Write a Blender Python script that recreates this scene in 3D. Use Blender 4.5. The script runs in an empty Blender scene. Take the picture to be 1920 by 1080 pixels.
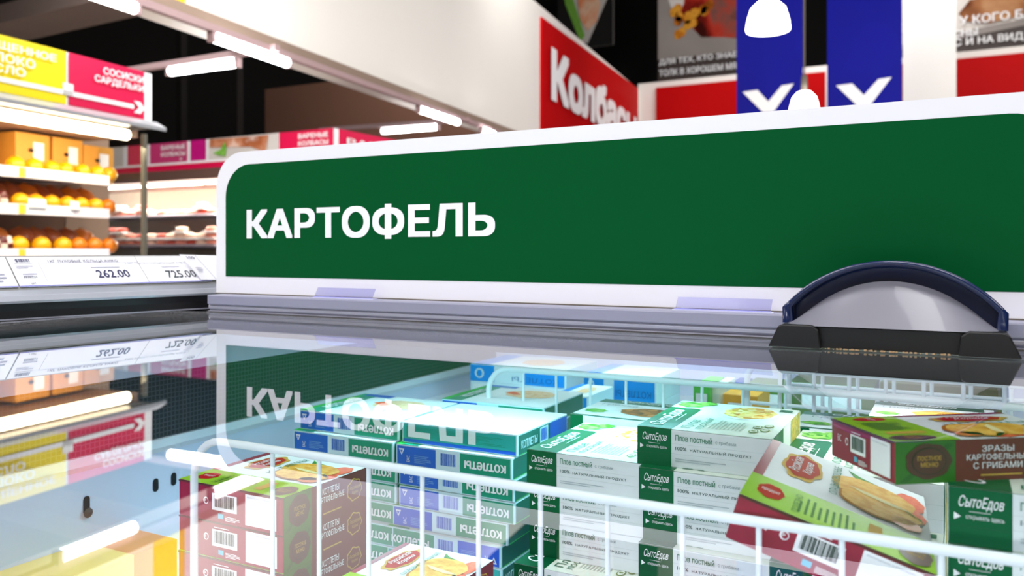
import bpy, bmesh, math, random
import numpy as np
from mathutils import Vector, Matrix
from mathutils.geometry import delaunay_2d_cdt
random.seed(7)
R = math.radians
C = bpy.context.scene.collection
sc = bpy.context.scene

# ------------------------------------------------------------------ camera, world, lights, exposure
CAM_H = 1.0                       # camera height above the shop floor
FPX = 1560.0
YAW = R(28)
cam_d = bpy.data.cameras.new('camera'); cam = bpy.data.objects.new('camera', cam_d); C.objects.link(cam)
cam.location = (0, 0, CAM_H); cam.rotation_euler = (R(90), 0, YAW)
cam_d.sensor_width = 36.0; cam_d.lens = FPX / 1920 * 36; cam_d.shift_y = -(540 - 471) / 1920
cam_d.clip_start = 0.02; cam_d.clip_end = 100
cam_d.dof.use_dof = True; cam_d.dof.focus_distance = 0.84; cam_d.dof.aperture_fstop = 7.5
sc.camera = cam
sc.view_settings.view_transform = 'Standard'; sc.view_settings.look = 'None'
sc.view_settings.gamma = 1.0; sc.view_settings.use_curve_mapping = False
sc.view_settings.exposure = 0.0
w = bpy.data.worlds.new('world'); sc.world = w; w.use_nodes = True
w.node_tree.nodes['Background'].inputs[0].default_value = (0.75, 0.75, 0.8, 1)
w.node_tree.nodes['Background'].inputs[1].default_value = 0.25

def area(name, loc, rot, sx, sy, power, col=(1, 1, 1)):
    l = bpy.data.lights.new(name, 'AREA'); l.shape = 'RECTANGLE'; l.size = sx; l.size_y = sy
    l.energy = power; l.color = col
    o = bpy.data.objects.new(name, l); C.objects.link(o); o.location = loc; o.rotation_euler = rot
    return o
# rows of ceiling luminaires over the freezer aisle (behind and above the photographer)
for i, (x, y) in enumerate(((-1.6, -1.2), (0.4, -1.2), (-1.6, 0.6), (0.6, 0.6), (-3.0, -0.4), (-1.2, -3.0))):
    area('ceiling_light', (x, y, 3.3), (0, 0, 0), 1.4, 0.5, 36, (1.0, 0.985, 1.0))
area('ceiling_light', (2.6, -1.6, 3.3), (0, 0, 0), 1.4, 0.5, 40, (1.0, 0.985, 1.0))
# added unseen area lights that wash the soffit wall, posters and red fascia
area('hall_fill_light', (0.5, 5.0, 4.6), (R(52), 0, R(32)), 2.0, 1.0, 270, (1.0, 0.97, 0.93))
area('hall_fill_light', (-1.0, 15.0, 7.5), (R(55), 0, R(10)), 3.0, 1.0, 330, (1.0, 0.97, 0.93))
area('hall_fill_light', (2.5, 8.0, 6.0), (R(48), 0, R(5)), 2.0, 1.0, 420, (1.0, 0.97, 0.93))
# LED strips in the freezer, the first two fixed under the centre rail
area('freezer_light', (-0.50, 0.90, CAM_H - 0.125), (0, 0, 0), 0.50, 0.03, 3.6, (0.36, 0.90, 1.0))
area('freezer_light', (0.10, 0.90, CAM_H - 0.125), (0, 0, 0), 0.5, 0.03, 1.8, (0.9, 1.0, 0.98))
area('freezer_light', (-0.30, 0.045, CAM_H - 0.115), (R(62), 0, 0), 1.5, 0.04, 3.5, (0.93, 0.97, 1.0))  # added unseen strip at the front frame, brightens carton fronts and wires
area('freezer_light', (-0.45, 1.40, CAM_H - 0.098), (0, 0, 0), 0.7, 0.03, 2.6, (0.45, 0.92, 1.0))

# ------------------------------------------------------------------ surveyed points: pixel of the photograph + a real depth -> metres
FW = Vector((-math.sin(YAW), math.cos(YAW), 0)); RT = Vector((math.cos(YAW), math.sin(YAW), 0)); UP = Vector((0, 0, 1))
O = Vector((0, 0, CAM_H))
def ray(x, y): return FW + RT * ((x - 960) / FPX) - UP * ((y - 471) / FPX)
def atD(x, y, d): return O + ray(x, y) * d
def atY(x, y, Y): r = ray(x, y); return O + r * (Y / r.y)
def atZ(x, y, z): r = ray(x, y); return O + r * (z / r.z)
def hit(x, y, p, n): r = ray(x, y); return O + r * ((p - O).dot(n) / r.dot(n))

# ------------------------------------------------------------------ materials
def lin(h):
    if isinstance(h, tuple): return h
    v = [int(h[i:i + 2], 16) / 255 for i in (1, 3, 5)]
    return tuple(c / 12.92 if c <= .04045 else ((c + .055) / 1.055) ** 2.4 for c in v)
M = {}
def mat(name, col, rough=.5, metal=0, spec=.5, var=.06, scale=40, bump=0, emit=0, coat=0):
    if name in M: return M[name]
    m = bpy.data.materials.new(name); m.use_nodes = True; nt = m.node_tree; b = nt.nodes['Principled BSDF']
    c = lin(col)
    tc = nt.nodes.new('ShaderNodeTexCoord'); nz = nt.nodes.new('ShaderNodeTexNoise'); nz.inputs['Scale'].default_value = scale
    nz.inputs['Detail'].default_value = 3
    nt.links.new(tc.outputs['Object'], nz.inputs['Vector'])
    mx = nt.nodes.new('ShaderNodeMix'); mx.data_type = 'RGBA'
    mx.inputs[6].default_value = tuple(v * (1 - var) for v in c) + (1,); mx.inputs[7].default_value = tuple(min(1, v * (1 + var)) for v in c) + (1,)
    nt.links.new(nz.outputs['Fac'], mx.inputs[0]); nt.links.new(mx.outputs[2], b.inputs['Base Color'])
    b.inputs['Roughness'].default_value = rough; b.inputs['Metallic'].default_value = metal
    b.inputs['Specular IOR Level'].default_value = spec
    if coat: b.inputs['Coat Weight'].default_value = coat; b.inputs['Coat Roughness'].default_value = .05
    if bump:
        bp = nt.nodes.new('ShaderNodeBump'); bp.inputs['Strength'].default_value = bump; bp.inputs['Distance'].default_value = .002
        nt.links.new(nz.outputs['Fac'], bp.inputs['Height']); nt.links.new(bp.outputs['Normal'], b.inputs['Normal'])
    if emit:
        b.inputs['Emission Color'].default_value = c + (1,); b.inputs['Emission Strength'].default_value = emit
    M[name] = m; return m
def food(name, cols, scale, rough=.45, kind='voronoi'):
    if name in M: return M[name]
    m = bpy.data.materials.new(name); m.use_nodes = True; nt = m.node_tree; b = nt.nodes['Principled BSDF']
    tc = nt.nodes.new('ShaderNodeTexCoord'); cr = nt.nodes.new('ShaderNodeValToRGB')
    if kind == 'voronoi':
        t = nt.nodes.new('ShaderNodeTexVoronoi'); t.inputs['Scale'].default_value = scale
        sp = nt.nodes.new('ShaderNodeSeparateColor'); nt.links.new(t.outputs['Color'], sp.inputs[0]); out = sp.outputs[0]
    else:
        t = nt.nodes.new('ShaderNodeTexNoise'); t.inputs['Scale'].default_value = scale; t.inputs['Detail'].default_value = 5; out = t.outputs['Fac']
    nt.links.new(tc.outputs['Object'], t.inputs['Vector']); nt.links.new(out, cr.inputs[0])
    e = cr.color_ramp.elements
    lo, hi = (0, 1) if kind == 'voronoi' else (.3, .7)
    e[0].position = lo; e[0].color = lin(cols[0]) + (1,); e[1].position = hi; e[1].color = lin(cols[-1]) + (1,)
    for i, h in list(enumerate(cols))[1:-1]:
        el = e.new(lo + (hi - lo) * i / (len(cols) - 1)); el.color = lin(h) + (1,)
    nt.links.new(cr.outputs[0], b.inputs['Base Color']); b.inputs['Roughness'].default_value = rough; b.inputs['Specular IOR Level'].default_value = .06
    M[name] = m; return m
def glass_mat():
    m = bpy.data.materials.new('lid_glass'); m.use_nodes = True; nt = m.node_tree; nt.nodes.clear(); N = nt.nodes.new; L = nt.links.new
    out = N('ShaderNodeOutputMaterial'); tr = N('ShaderNodeBsdfTransparent'); tr.inputs[0].default_value = (.93, .975, .97, 1)
    gl = N('ShaderNodeBsdfGlossy'); gl.inputs['Roughness'].default_value = 0.0
    geo = N('ShaderNodeNewGeometry'); ior = N('ShaderNodeMix'); ior.data_type = 'FLOAT'
    L(geo.outputs['Backfacing'], ior.inputs[0]); ior.inputs[2].default_value = 1.52; ior.inputs[3].default_value = 1 / 1.52
    fr = N('ShaderNodeFresnel'); L(ior.outputs[0], fr.inputs['IOR'])
    a = N('ShaderNodeMath'); a.operation = 'MULTIPLY'; a.inputs[1].default_value = 2; L(fr.outputs[0], a.inputs[0])   # both surfaces of the pane
    b = N('ShaderNodeMath'); b.operation = 'ADD'; b.inputs[1].default_value = 1; L(fr.outputs[0], b.inputs[0])
    d = N('ShaderNodeMath'); d.operation = 'DIVIDE'; L(a.outputs[0], d.inputs[0]); L(b.outputs[0], d.inputs[1])
    mx = N('ShaderNodeMixShader'); L(d.outputs[0], mx.inputs[0]); L(tr.outputs[0], mx.inputs[1]); L(gl.outputs[0], mx.inputs[2])
    # settled dust: fine specks, thick along the back and the left edge of the pane
    tc = N('ShaderNodeTexCoord'); nz = N('ShaderNodeTexNoise'); nz.inputs['Scale'].default_value = 1100; nz.inputs['Detail'].default_value = 2
    L(tc.outputs['Object'], nz.inputs['Vector'])
    sx = N('ShaderNodeSeparateXYZ'); L(tc.outputs['Object'], sx.inputs[0])
    yb = N('ShaderNodeMapRange'); yb.inputs[1].default_value = .62; yb.inputs[2].default_value = .80; L(sx.outputs['Y'], yb.inputs[0])
    xl = N('ShaderNodeMapRange'); xl.inputs[1].default_value = -.86; xl.inputs[2].default_value = -1.0; L(sx.outputs['X'], xl.inputs[0])
    mxx = N('ShaderNodeMath'); mxx.operation = 'MAXIMUM'; L(yb.outputs[0], mxx.inputs[0]); L(xl.outputs[0], mxx.inputs[1])
    th = N('ShaderNodeMapRange'); th.inputs[1].default_value = .56; th.inputs[2].default_value = .66; L(nz.outputs['Fac'], th.inputs[0])
    du = N('ShaderNodeMath'); du.operation = 'MULTIPLY'; L(mxx.outputs[0], du.inputs[0]); L(th.outputs[0], du.inputs[1])
    du2 = N('ShaderNodeMath'); du2.operation = 'MULTIPLY'; du2.inputs[1].default_value = .55; L(du.outputs[0], du2.inputs[0])
    xr = N('ShaderNodeMapRange'); xr.inputs[1].default_value = -.35; xr.inputs[2].default_value = -.05; xr.inputs[3].default_value = 1.0; xr.inputs[4].default_value = .2; L(sx.outputs['X'], xr.inputs[0])
    du3 = N('ShaderNodeMath'); du3.operation = 'MULTIPLY'; L(du2.outputs[0], du3.inputs[0]); L(xr.outputs[0], du3.inputs[1])
    df = N('ShaderNodeBsdfDiffuse'); df.inputs[0].default_value = (.75, .76, .8, 1)
    mx2 = N('ShaderNodeMixShader'); L(du3.outputs[0], mx2.inputs[0]); L(mx.outputs[0], mx2.inputs[1]); L(df.outputs[0], mx2.inputs[2])
    L(mx2.outputs[0], out.inputs[0])
    return m
def clear_mat(name, col):
    if name in M: return M[name]
    m = bpy.data.materials.new(name); m.use_nodes = True; nt = m.node_tree; nt.nodes.clear(); N = nt.nodes.new; L = nt.links.new
    out = N('ShaderNodeOutputMaterial'); tr = N('ShaderNodeBsdfTransparent'); tr.inputs[0].default_value = col + (1,)
    gl = N('ShaderNodeBsdfGlossy'); gl.inputs['Roughness'].default_value = .08
    fr = N('ShaderNodeLayerWeight'); fr.inputs[0].default_value = .12
    mx = N('ShaderNodeMixShader'); L(fr.outputs['Fresnel'], mx.inputs[0]); L(tr.outputs[0], mx.inputs[1]); L(gl.outputs[0], mx.inputs[2]); L(mx.outputs[0], out.inputs[0])
    M[name] = m; return m
def grille_mat():
    m = bpy.data.materials.new('honeycomb'); m.use_nodes = True; nt = m.node_tree; b = nt.nodes['Principled BSDF']; N = nt.nodes.new; L = nt.links.new
    tc = N('ShaderNodeTexCoord'); v = N('ShaderNodeTexVoronoi'); v.feature = 'DISTANCE_TO_EDGE'; v.inputs['Scale'].default_value = 150; v.inputs['Randomness'].default_value = .12
    L(tc.outputs['Object'], v.inputs['Vector'])
    cr = N('ShaderNodeValToRGB'); cr.color_ramp.elements[0].position = .06; cr.color_ramp.elements[0].color = (.06, .065, .075, 1)
    cr.color_ramp.elements[1].position = .16; cr.color_ramp.elements[1].color = (.008, .009, .012, 1)
    L(v.outputs['Distance'], cr.inputs[0]); L(cr.outputs[0], b.inputs['Base Color']); b.inputs['Roughness'].default_value = .6
    return m

white = mat('white_board', '#f1f0f5', .35, var=.01)
green = mat('sign_green', '#005026', .5, spec=.06, var=.02)
print_white = mat('print_white', '#f3f3f6', .5, spec=.22, var=.01)
carton_white = mat('carton_white', '#e4e9ec', .45, spec=.1, var=.02)
cream = mat('carton_cream', '#d8e0d4', .35, spec=.22, var=.03)
s_green = mat('carton_green', '#00522f', .35, spec=.22, var=.04)
s_text = mat('text_green', '#0c6b4a', .5)
s_grey = mat('text_grey', '#8f989c', .5)
s_dark = mat('text_dark', '#3d474d', .5)
maroon = mat('carton_maroon', '#971640', .32, spec=.22, var=.12, scale=160)
lime = mat('carton_lime', '#93c414', .3, spec=.15, var=.12, scale=30)
darklime = mat('carton_olive', '#356b10', .28, var=.1)
seal = mat('seal_maroon', '#55141c', .3, var=.1)
sealrim = mat('seal_rim', '#3a0d14', .35)
gold = mat('gold_ink', '#c9a24a', .5, spec=.08)
red_ink = mat('red_ink', '#b3161c', .5, spec=.05)
blue = mat('carton_blue', '#0a4bc4', .32, var=.04)
teal = mat('carton_teal', '#068a6c', .32, var=.04)
teal2 = mat('carton_teal_light', '#25a39c', .32, var=.03)
sky = mat('carton_sky', '#0a86e6', .32, var=.04)
pale = mat('carton_pale', '#cfe6ee', .32, var=.02)
fgreen = mat('carton_fresh_green', '#28b83c', .32)
ink = mat('ink_black', '#15161a', .5)
ink_blue = mat('ink_navy', '#2b2c58', .5)
tagblue = mat('tag_cyan', '#5bb7d6', .4)
leafm = food('herb_leaf', ['#2f7d1c', '#6db53a', '#a5d46a', '#3c8f28'], 160)
ricem = food('rice_photo', ['#d98a1e', '#f3d277', '#f7e7b0', '#efc04a', '#b9651a', '#f5dc92', '#c9b33d'], 150)
brownm = food('meat_photo', ['#7a3d14', '#a8622a', '#c98444', '#5a2a10'], 120)
pattym = food('patty_photo', ['#cf8c28', '#e2a83c', '#f0c25e', '#d9982e'], 90, kind='noise')
tomato = food('tomato_photo', ['#d8301a', '#f0704a', '#e84a2a'], 120, kind='noise')
cucum = food('cucumber_photo', ['#1f5a1e', '#3f8a32', '#7fbf4a'], 120, kind='noise')
wheat = food('grain_photo', ['#a9882f', '#c9b25c', '#8f8a3a', '#d8d2a2'], 130, kind='noise')

# ------------------------------------------------------------------ mesh helpers
class MB:
    def __init__(s): s.v = []; s.f = []; s.m = []; s.mats = []; s.smooth = set()
    def mi(s, m):
        if m not in s.mats: s.mats.append(m)
        return s.mats.index(m)
    def add(s, vs, fs, m, smooth=False):
        o = len(s.v); k = s.mi(m); s.v += [tuple(v) for v in vs]
        for f in fs:
            if smooth: s.smooth.add(len(s.f))
            s.f.append(tuple(i + o for i in f)); s.m.append(k)
    def box(s, lo, hi, m, mtx=None):
        vs = [Vector((x, y, z)) for z in (lo[2], hi[2]) for y in (lo[1], hi[1]) for x in (lo[0], hi[0])]
        if mtx: vs = [mtx @ v for v in vs]
        s.add(vs, [(0, 2, 3, 1), (4, 5, 7, 6), (0, 1, 5, 4), (2, 6, 7, 3), (0, 4, 6, 2), (1, 3, 7, 5)], m)
    def bar(s, a, b, wx, wz, m):
        a = Vector(a); b = Vector(b); d = (b - a).normalized(); side = d.cross(UP)
        if side.length < 1e-4: side = Vector((1, 0, 0))
        side.normalize(); u = side.cross(d)
        vs = [p + side * (i * wx / 2) + u * (j * wz / 2) for p in (a, b) for j in (-1, 1) for i in (-1, 1)]
        s.add(vs, [(0, 2, 3, 1), (4, 5, 7, 6), (0, 1, 5, 4), (2, 6, 7, 3), (0, 4, 6, 2), (1, 3, 7, 5)], m)
    def tube(s, pts, r, m, n=10):
        pts = [Vector(p) for p in pts]; rings = []; prev = None
        for i, p in enumerate(pts):
            d = (pts[min(i + 1, len(pts) - 1)] - pts[max(i - 1, 0)]).normalized()
            if prev is None:
                a = Vector((0, 0, 1)) if abs(d.z) < .9 else Vector((1, 0, 0)); sd = d.cross(a).normalized()
            else: sd = (prev - d * prev.dot(d)).normalized()
            prev = sd; u = d.cross(sd)
            rings.append([p + (sd * math.cos(2 * math.pi * k / n) + u * math.sin(2 * math.pi * k / n)) * r for k in range(n)])
        vs = [v for rg in rings for v in rg]; fs = []
        for i in range(len(pts) - 1):
            for k in range(n): fs.append((i * n + k, i * n + (k + 1) % n, (i + 1) * n + (k + 1) % n, (i + 1) * n + k))
        s.add(vs, fs, m, True)
        e = len(pts) - 1
        s.add(rings[0], [tuple(reversed(range(n)))], m); s.add(rings[e], [tuple(range(n))], m)
    def extrude(s, prof, d, m, side=None):           # planar outline (3D points) pushed along d
        n = len(prof); d = Vector(d); vs = [Vector(p) for p in prof] + [Vector(p) + d for p in prof]
        s.add(vs, [tuple(range(n)), tuple(reversed(range(n, 2 * n)))], m)
        s.add(vs, [(i, i + n, (i + 1) % n + n, (i + 1) % n) for i in range(n)], side or m)
    def lathe(s, prof, c, m, n=20, sx=1, sy=1):
        vs = []; fs = []
        for r, z in prof:
            for k in range(n): vs.append((c[0] + r * sx * math.cos(2 * math.pi * k / n), c[1] + r * sy * math.sin(2 * math.pi * k / n), c[2] + z))
        for i in range(len(prof) - 1):
            for k in range(n): fs.append((i * n + k, i * n + (k + 1) % n, (i + 1) * n + (k + 1) % n, (i + 1) * n + k))
        s.add(vs, fs, m, True)
    def build(s, name, parent=None, bevel=0, fix=True):
        me = bpy.data.meshes.new(name); me.from_pydata(s.v, [], s.f)
        for m in s.mats: me.materials.append(m)
        for i, p in enumerate(me.polygons):
            p.material_index = s.m[i]; p.use_smooth = i in s.smooth
        if bevel or fix:
            bm = bmesh.new(); bm.from_mesh(me)
            if bevel:
                bmesh.ops.remove_doubles(bm, verts=bm.verts, dist=1e-6)
                bmesh.ops.bevel(bm, geom=[e for e in bm.edges if len(e.link_faces) == 2 and e.calc_face_angle(0) > .5], offset=bevel, segments=2, profile=.5, affect='EDGES')
            if fix: bmesh.ops.recalc_face_normals(bm, faces=bm.faces)
            bm.to_mesh(me); bm.free()
        o = bpy.data.objects.new(name, me); C.objects.link(o)
        if parent: o.parent = parent
        return o
def tag(o, label, cat, group=None, kind=None):
    o['label'] = label; o['category'] = cat
    if group: o['group'] = group
    if kind: o['kind'] = kind
    return o
def thing(name, loc, label, cat, group=None, rz=0):
    o = bpy.data.objects.new(name, None); C.objects.link(o); o.location = loc; o.rotation_euler = (0, 0, rz); o.empty_display_size = .05
    return tag(o, label, cat, group)
def structure(o): o['kind'] = 'structure'; return o
def copy_tree(o, parent=None):
    c = o.copy(); C.objects.link(c)
    if parent: c.parent = parent
    for ch in list(o.children): copy_tree(ch, c)
    return c

# lettering: glyph outlines filled to flat faces, cached
_txt = {}
def glyphs(s, bold=0.0, shear=0.0, res=3, spacing=1.0, mono=False):
    k = (s, bold, shear, res, spacing, mono)
    if k in _txt: return _txt[k]
    cu = bpy.data.curves.new('t', 'FONT'); cu.body = s; cu.size = 1; cu.shear = shear; cu.resolution_u = res
    cu.space_character = spacing; cu.space_line = .9; cu.fill_mode = 'NONE'; cu.align_x = 'LEFT'
    ob = bpy.data.objects.new('t', cu); C.objects.link(ob)
    dg = bpy.context.evaluated_depsgraph_get(); dg.update()
    me = bpy.data.meshes.new_from_object(ob.evaluated_get(dg))
    pv = [Vector((v.co.x, v.co.y)) for v in me.vertices]; ed = [tuple(e.vertices) for e in me.edges]
    # fill by winding number, one triangulation per string, so overlapping contours stay solid
    nxt = {}
    for a, b_ in ed: nxt.setdefault(a, []).append(b_); nxt.setdefault(b_, []).append(a)
    seen = set(); loops = []
    for a in range(len(pv)):
        if a in seen or a not in nxt: continue
        lp_ = [a]; seen.add(a); cur = a + 1 if (a + 1) in nxt[a] else nxt[a][0]
        while cur not in seen:
            lp_.append(cur); seen.add(cur); cand = [c for c in nxt[cur] if c not in seen]
            if not cand: break
            cur = cand[0]
        loops.append(lp_)
    segs = np.array([(pv[l[i]][:] + pv[l[(i + 1) % len(l)]][:]) for l in loops for i in range(len(l))])
    dv, de, df_, _, _, _ = delaunay_2d_cdt(pv, [(l[i], l[(i + 1) % len(l)]) for l in loops for i in range(len(l))], [], 0, 1e-6)
    cen = np.array([[sum(dv[i][k] for i in f) / len(f) for k in (0, 1)] for f in df_])
    x1_, y1_, x2_, y2_ = segs.T; cx_, cy_ = cen[:, :1], cen[:, 1:]
    up_ = (y1_ <= cy_) & (y2_ > cy_); dn_ = (y1_ > cy_) & (y2_ <= cy_)
    with np.errstate(divide='ignore', invalid='ignore'): xi = x1_ + (cy_ - y1_) / (y2_ - y1_) * (x2_ - x1_)
    wn = ((up_ & (xi > cx_)).astype(int) - (dn_ & (xi > cx_)).astype(int)).sum(1)
    vs = [(v[0], v[1], 0.0) for v in dv]; fs = [tuple(f) for f, w_n in zip(df_, wn) if w_n != 0]
    bpy.data.objects.remove(ob); bpy.data.curves.remove(cu); bpy.data.meshes.remove(me)
    if bold:                                      # heavier weight: the outline overprinted slightly shifted all round
        n0 = len(vs); base, bf = vs, fs; vs, fs = [], []
        dirs = [(-1, -.8), (1, -.8), (1, .8), (-1, .8), (1, 0), (-1, 0), (0, .8), (0, -.8), (0, 0)] if res > 2 else [(-1, 0), (1, 0), (0, .7), (0, -.7), (0, 0)]
        for i, (dx, dy) in enumerate(dirs):
            vs += [(x + dx * bold, y + dy * bold, i * .035) for x, y, _ in base]; fs += [tuple(j + i * n0 for j in f) for f in bf]
    x0 = min(v[0] for v in vs); x1 = max(v[0] for v in vs); y0 = min(v[1] for v in vs); y1 = max(v[1] for v in vs)
    _txt[k] = ([((x - x0) / (x1 - x0), (y - y0) / (y1 - y0), k_) for x, y, k_ in vs], fs, (x1 - x0) / (y1 - y0))
    return _txt[k]
def rrect(u0, v0, u1, v1, ru, rv, corners='1111', n=6):  # corners bl br tr tl
    out = []
    for (cx, cy, a0, flag, px, py) in ((u0 + ru, v0 + rv, 180, corners[0], u0, v0), (u1 - ru, v0 + rv, 270, corners[1], u1, v0), (u1 - ru, v1 - rv, 0, corners[2], u1, v1), (u0 + ru, v1 - rv, 90, corners[3], u0, v1)):
        if flag == '0': out.append((px, py)); continue
        for i in range(n + 1):
            a = R(a0 + 90 * i / n); out.append((cx + ru * math.cos(a), cy + rv * math.sin(a)))
    return out

class Print:
    """ink on a flat face: o = corner, ux/uy = full edge vectors of the face; u, v run 0..1"""
    def __init__(s, o, ux, uy, lift=.00025):
        s.o = Vector(o); s.ux = Vector(ux); s.uy = Vector(uy); s.n = s.ux.cross(s.uy).normalized(); s.lift = lift; s.mb = MB(); s.k = 1
        s.asp = s.ux.length / s.uy.length
    def P(s, u, v, k): return s.o + s.ux * u + s.uy * v + s.n * (s.lift * k)
    def poly(s, pts, m, layer=None):
        k = layer or s.k; s.k = max(s.k, k)
        s.mb.add([s.P(u, v, k) for u, v in pts], [tuple(range(len(pts)))], m)
    def rect(s, u0, v0, u1, v1, m, layer=1): s.poly([(u0, v0), (u1, v0), (u1, v1), (u0, v1)], m, layer)
    def ell(s, cu, cv, ru, rv, m, layer=2, n=28, wob=0, ph=0):
        s.poly([(cu + ru * (1 + wob * math.sin(a * 7 + ph) + wob * .6 * math.sin(a * 11 + 2 * ph)) * math.cos(a), cv + rv * (1 + wob * math.sin(a * 7 + ph)) * math.sin(a)) for a in [2 * math.pi * i / n for i in range(n)]], m, layer)
    def text(s, t, u0, v0, u1, v1, m, layer=4, rot=0, bold=0.0, shear=0.0, res=2, spacing=1.0):
        vs, fs, asp = glyphs(t, bold, shear, res, spacing)
        def q(x, y):
            if rot == 90: return u1 - (u1 - u0) * y, v0 + (v1 - v0) * x
            if rot == 180: return u1 - (u1 - u0) * x, v1 - (v1 - v0) * y
            if rot == 270: return u0 + (u1 - u0) * y, v1 - (v1 - v0) * x
            return u0 + (u1 - u0) * x, v0 + (v1 - v0) * y
        s.mb.add([s.P(*q(x, y), layer + k_) for x, y, k_ in vs], fs, m)
    def barcode(s, u0, v0, u1, v1, bg, fg, layer=2, n=24):
        s.rect(u0, v0, u1, v1, bg, layer); rnd = random.Random(3); x = u0 + (u1 - u0) * .1; w = (u1 - u0) * .8
        for i in range(n):
            a = x + w * i / n; s.rect(a, v0 + (v1 - v0) * .2, a + w / n * rnd.choice((.35, .5, .8)), v1 - (v1 - v0) * .08, fg, layer + 1)
    def lines(s, u0, v0, u1, v1, n, m, layer=3, vert=False, seed=1):
        rnd = random.Random(seed)
        for i in range(n):
            e = rnd.uniform(.6, 1)
            if vert:
                a = u0 + (u1 - u0) * i / n; s.rect(a, v0, a + (u1 - u0) / n * .4, v0 + (v1 - v0) * e, m, layer)
            else:
                a = v0 + (v1 - v0) * i / n; s.rect(u0, a, u0 + (u1 - u0) * e, a + (v1 - v0) / n * .4, m, layer)
    def build(s, name, parent): return s.mb.build(name, parent, fix=False)
def faces(W, D, H):
    return dict(front=((-W / 2, -D / 2, 0), (W, 0, 0), (0, 0, H)), top=((-W / 2, -D / 2, H), (W, 0, 0), (0, D, 0)),
                right=((W / 2, -D / 2, 0), (0, D, 0), (0, 0, H)), left=((-W / 2, D / 2, 0), (0, -D, 0), (0, 0, H)))
def carton_body(name, W, D, H, m, mtop=None):
    b = MB(); b.box((-W / 2, -D / 2, 0), (W / 2, D / 2, H), m); return b.build(name, bevel=.0013)

# =================================================================== SETTING
floor_m = mat('floor_tile', '#b9b4b0', .25, var=.08, scale=3)
fl = MB(); fl.box((-16, -8, -.1), (14, 26, 0), floor_m); structure(fl.build('floor'))
dark = mat('ceiling_black', '#0b0909', .9, var=.3, scale=2)
brown = mat('wall_brown', '#7a5646', .85, var=.06, scale=1)
soffit_m = mat('soffit_white', '#ece9e4', .6, var=.015, scale=2)
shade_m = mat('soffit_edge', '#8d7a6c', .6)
ce = MB(); ce.box((-16, -8, 12.0), (14, 26, 12.1), dark); structure(ce.build('ceiling'))
for nm, lo, hi in (('wall_back', (-16, 25, 0), (14, 25.2, 12.0)), ('wall_left', (-16.2, -8, 0), (-16, 26, 12.0)), ('wall_right', (14, -8, 0), (14.2, 26, 12.0)), ('wall_front', (-16, -8.2, 0), (14, -8, 12.0))):
    b = MB(); b.box(lo, hi, dark if nm != 'wall_front' else soffit_m); structure(b.build(nm))

# the big white soffit wall running away to the right, red fascia at its far end
zb = 1.5
P0 = atZ(255, 0, zb); P1 = atZ(930, 245, zb)
dW = (P1 - P0).normalized(); nW = Vector((dW.y, -dW.x, 0))            # towards the photographer
start = P0 - dW * 8.0
Pc = hit(1197, 300, P0, nW); Pc.z = P0.z
ztop = hit(1012, 10, P0, nW).z
b = MB(); b.extrude([start, Pc, Vector((Pc.x, Pc.y, ztop)), Vector((start.x, start.y, ztop))], -nW * .25, soffit_m)
structure(b.build('wall_soffit'))
b = MB(); e0 = start + nW * .03; e1 = Pc + nW * .03
b.bar(start + nW * .005 + UP * .03, Pc + nW * .005 + UP * .03, .06, .10, shade_m); structure(b.build('trim_1'))
red_m = mat('fascia_red', '#b80004', .6, spec=.1, var=.05, scale=.8)
def wall_panel(name, pts, n, thick, m, label=None, cat='panel'):
    b = MB(); b.extrude([Vector(p) + n * thick for p in pts], -n * thick, m); return b.build(name)
q = [hit(1012, 275, P0, nW), hit(1194, 300, P0, nW), hit(1194, 166, P0, nW), hit(1012, 32, P0, nW)]
q[0].z = q[1].z = P0.z + .08
fas = wall_panel('fascia_panel', q, nW, .03, red_m); tag(fas, 'red fascia panel with white word for sausages on end of soffit wall', 'sign')
pr = Print(q[0] + nW * .03, q[1] - q[0], Vector((0, 0, 1)), .01)
def uvz(x, y):
    h = hit(x, y, P0, nW); return (h - q[0]).dot((q[1] - q[0]).normalized()) / (q[1] - q[0]).length, h.z - q[0].z
u0, va = uvz(1028, 200); u1, _ = uvz(1190, 240); _, vb = uvz(1028, 105)
pr.text('Колбасы', u0 - .01, va + .08, u1 - .02, vb + .12, print_white, bold=.05, res=3)
pr.build('lettering', fas)
# second wall: parallel to the freezer sign, red panels under a white cap
YW = Pc.y - .02
nY = Vector((0, -1, 0))
zc0 = 1.0
ctop = hit(1200, 157, Vector((0, YW, 0)), nY)
b = MB(); b.box((Pc.x, YW, 2.2), (Pc.x + 13, YW + .3, ctop.z), soffit_m); structure(b.build('wall_fascia'))
for k, (xa, xb) in enumerate(((1231, 1548), (1600, 1760), (1793, 2050))):
    a = hit(xa, 300, Vector((0, YW, 0)), nY); c = hit(xb, 300, Vector((0, YW, 0)), nY)
    b = MB(); b.box((a.x, YW - .05, 2.25), (c.x, YW - .01, ctop.z - .13), red_m); o = b.build('fascia_panel')
    tag(o, ('plain red fascia panel left of the blue banners', 'plain red fascia panel behind the second blue banner', 'plain red fascia panel right of the white column')[k], 'panel')
# white column
YC = YW - 1.6
a = hit(1693, 300, Vector((0, YC, 0)), nY); c = hit(1793, 300, Vector((0, YC, 0)), nY)
b = MB(); b.box((a.x, YC, 0), (c.x, YC + .7, 12.0), soffit_m); structure(b.build('column'))

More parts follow.
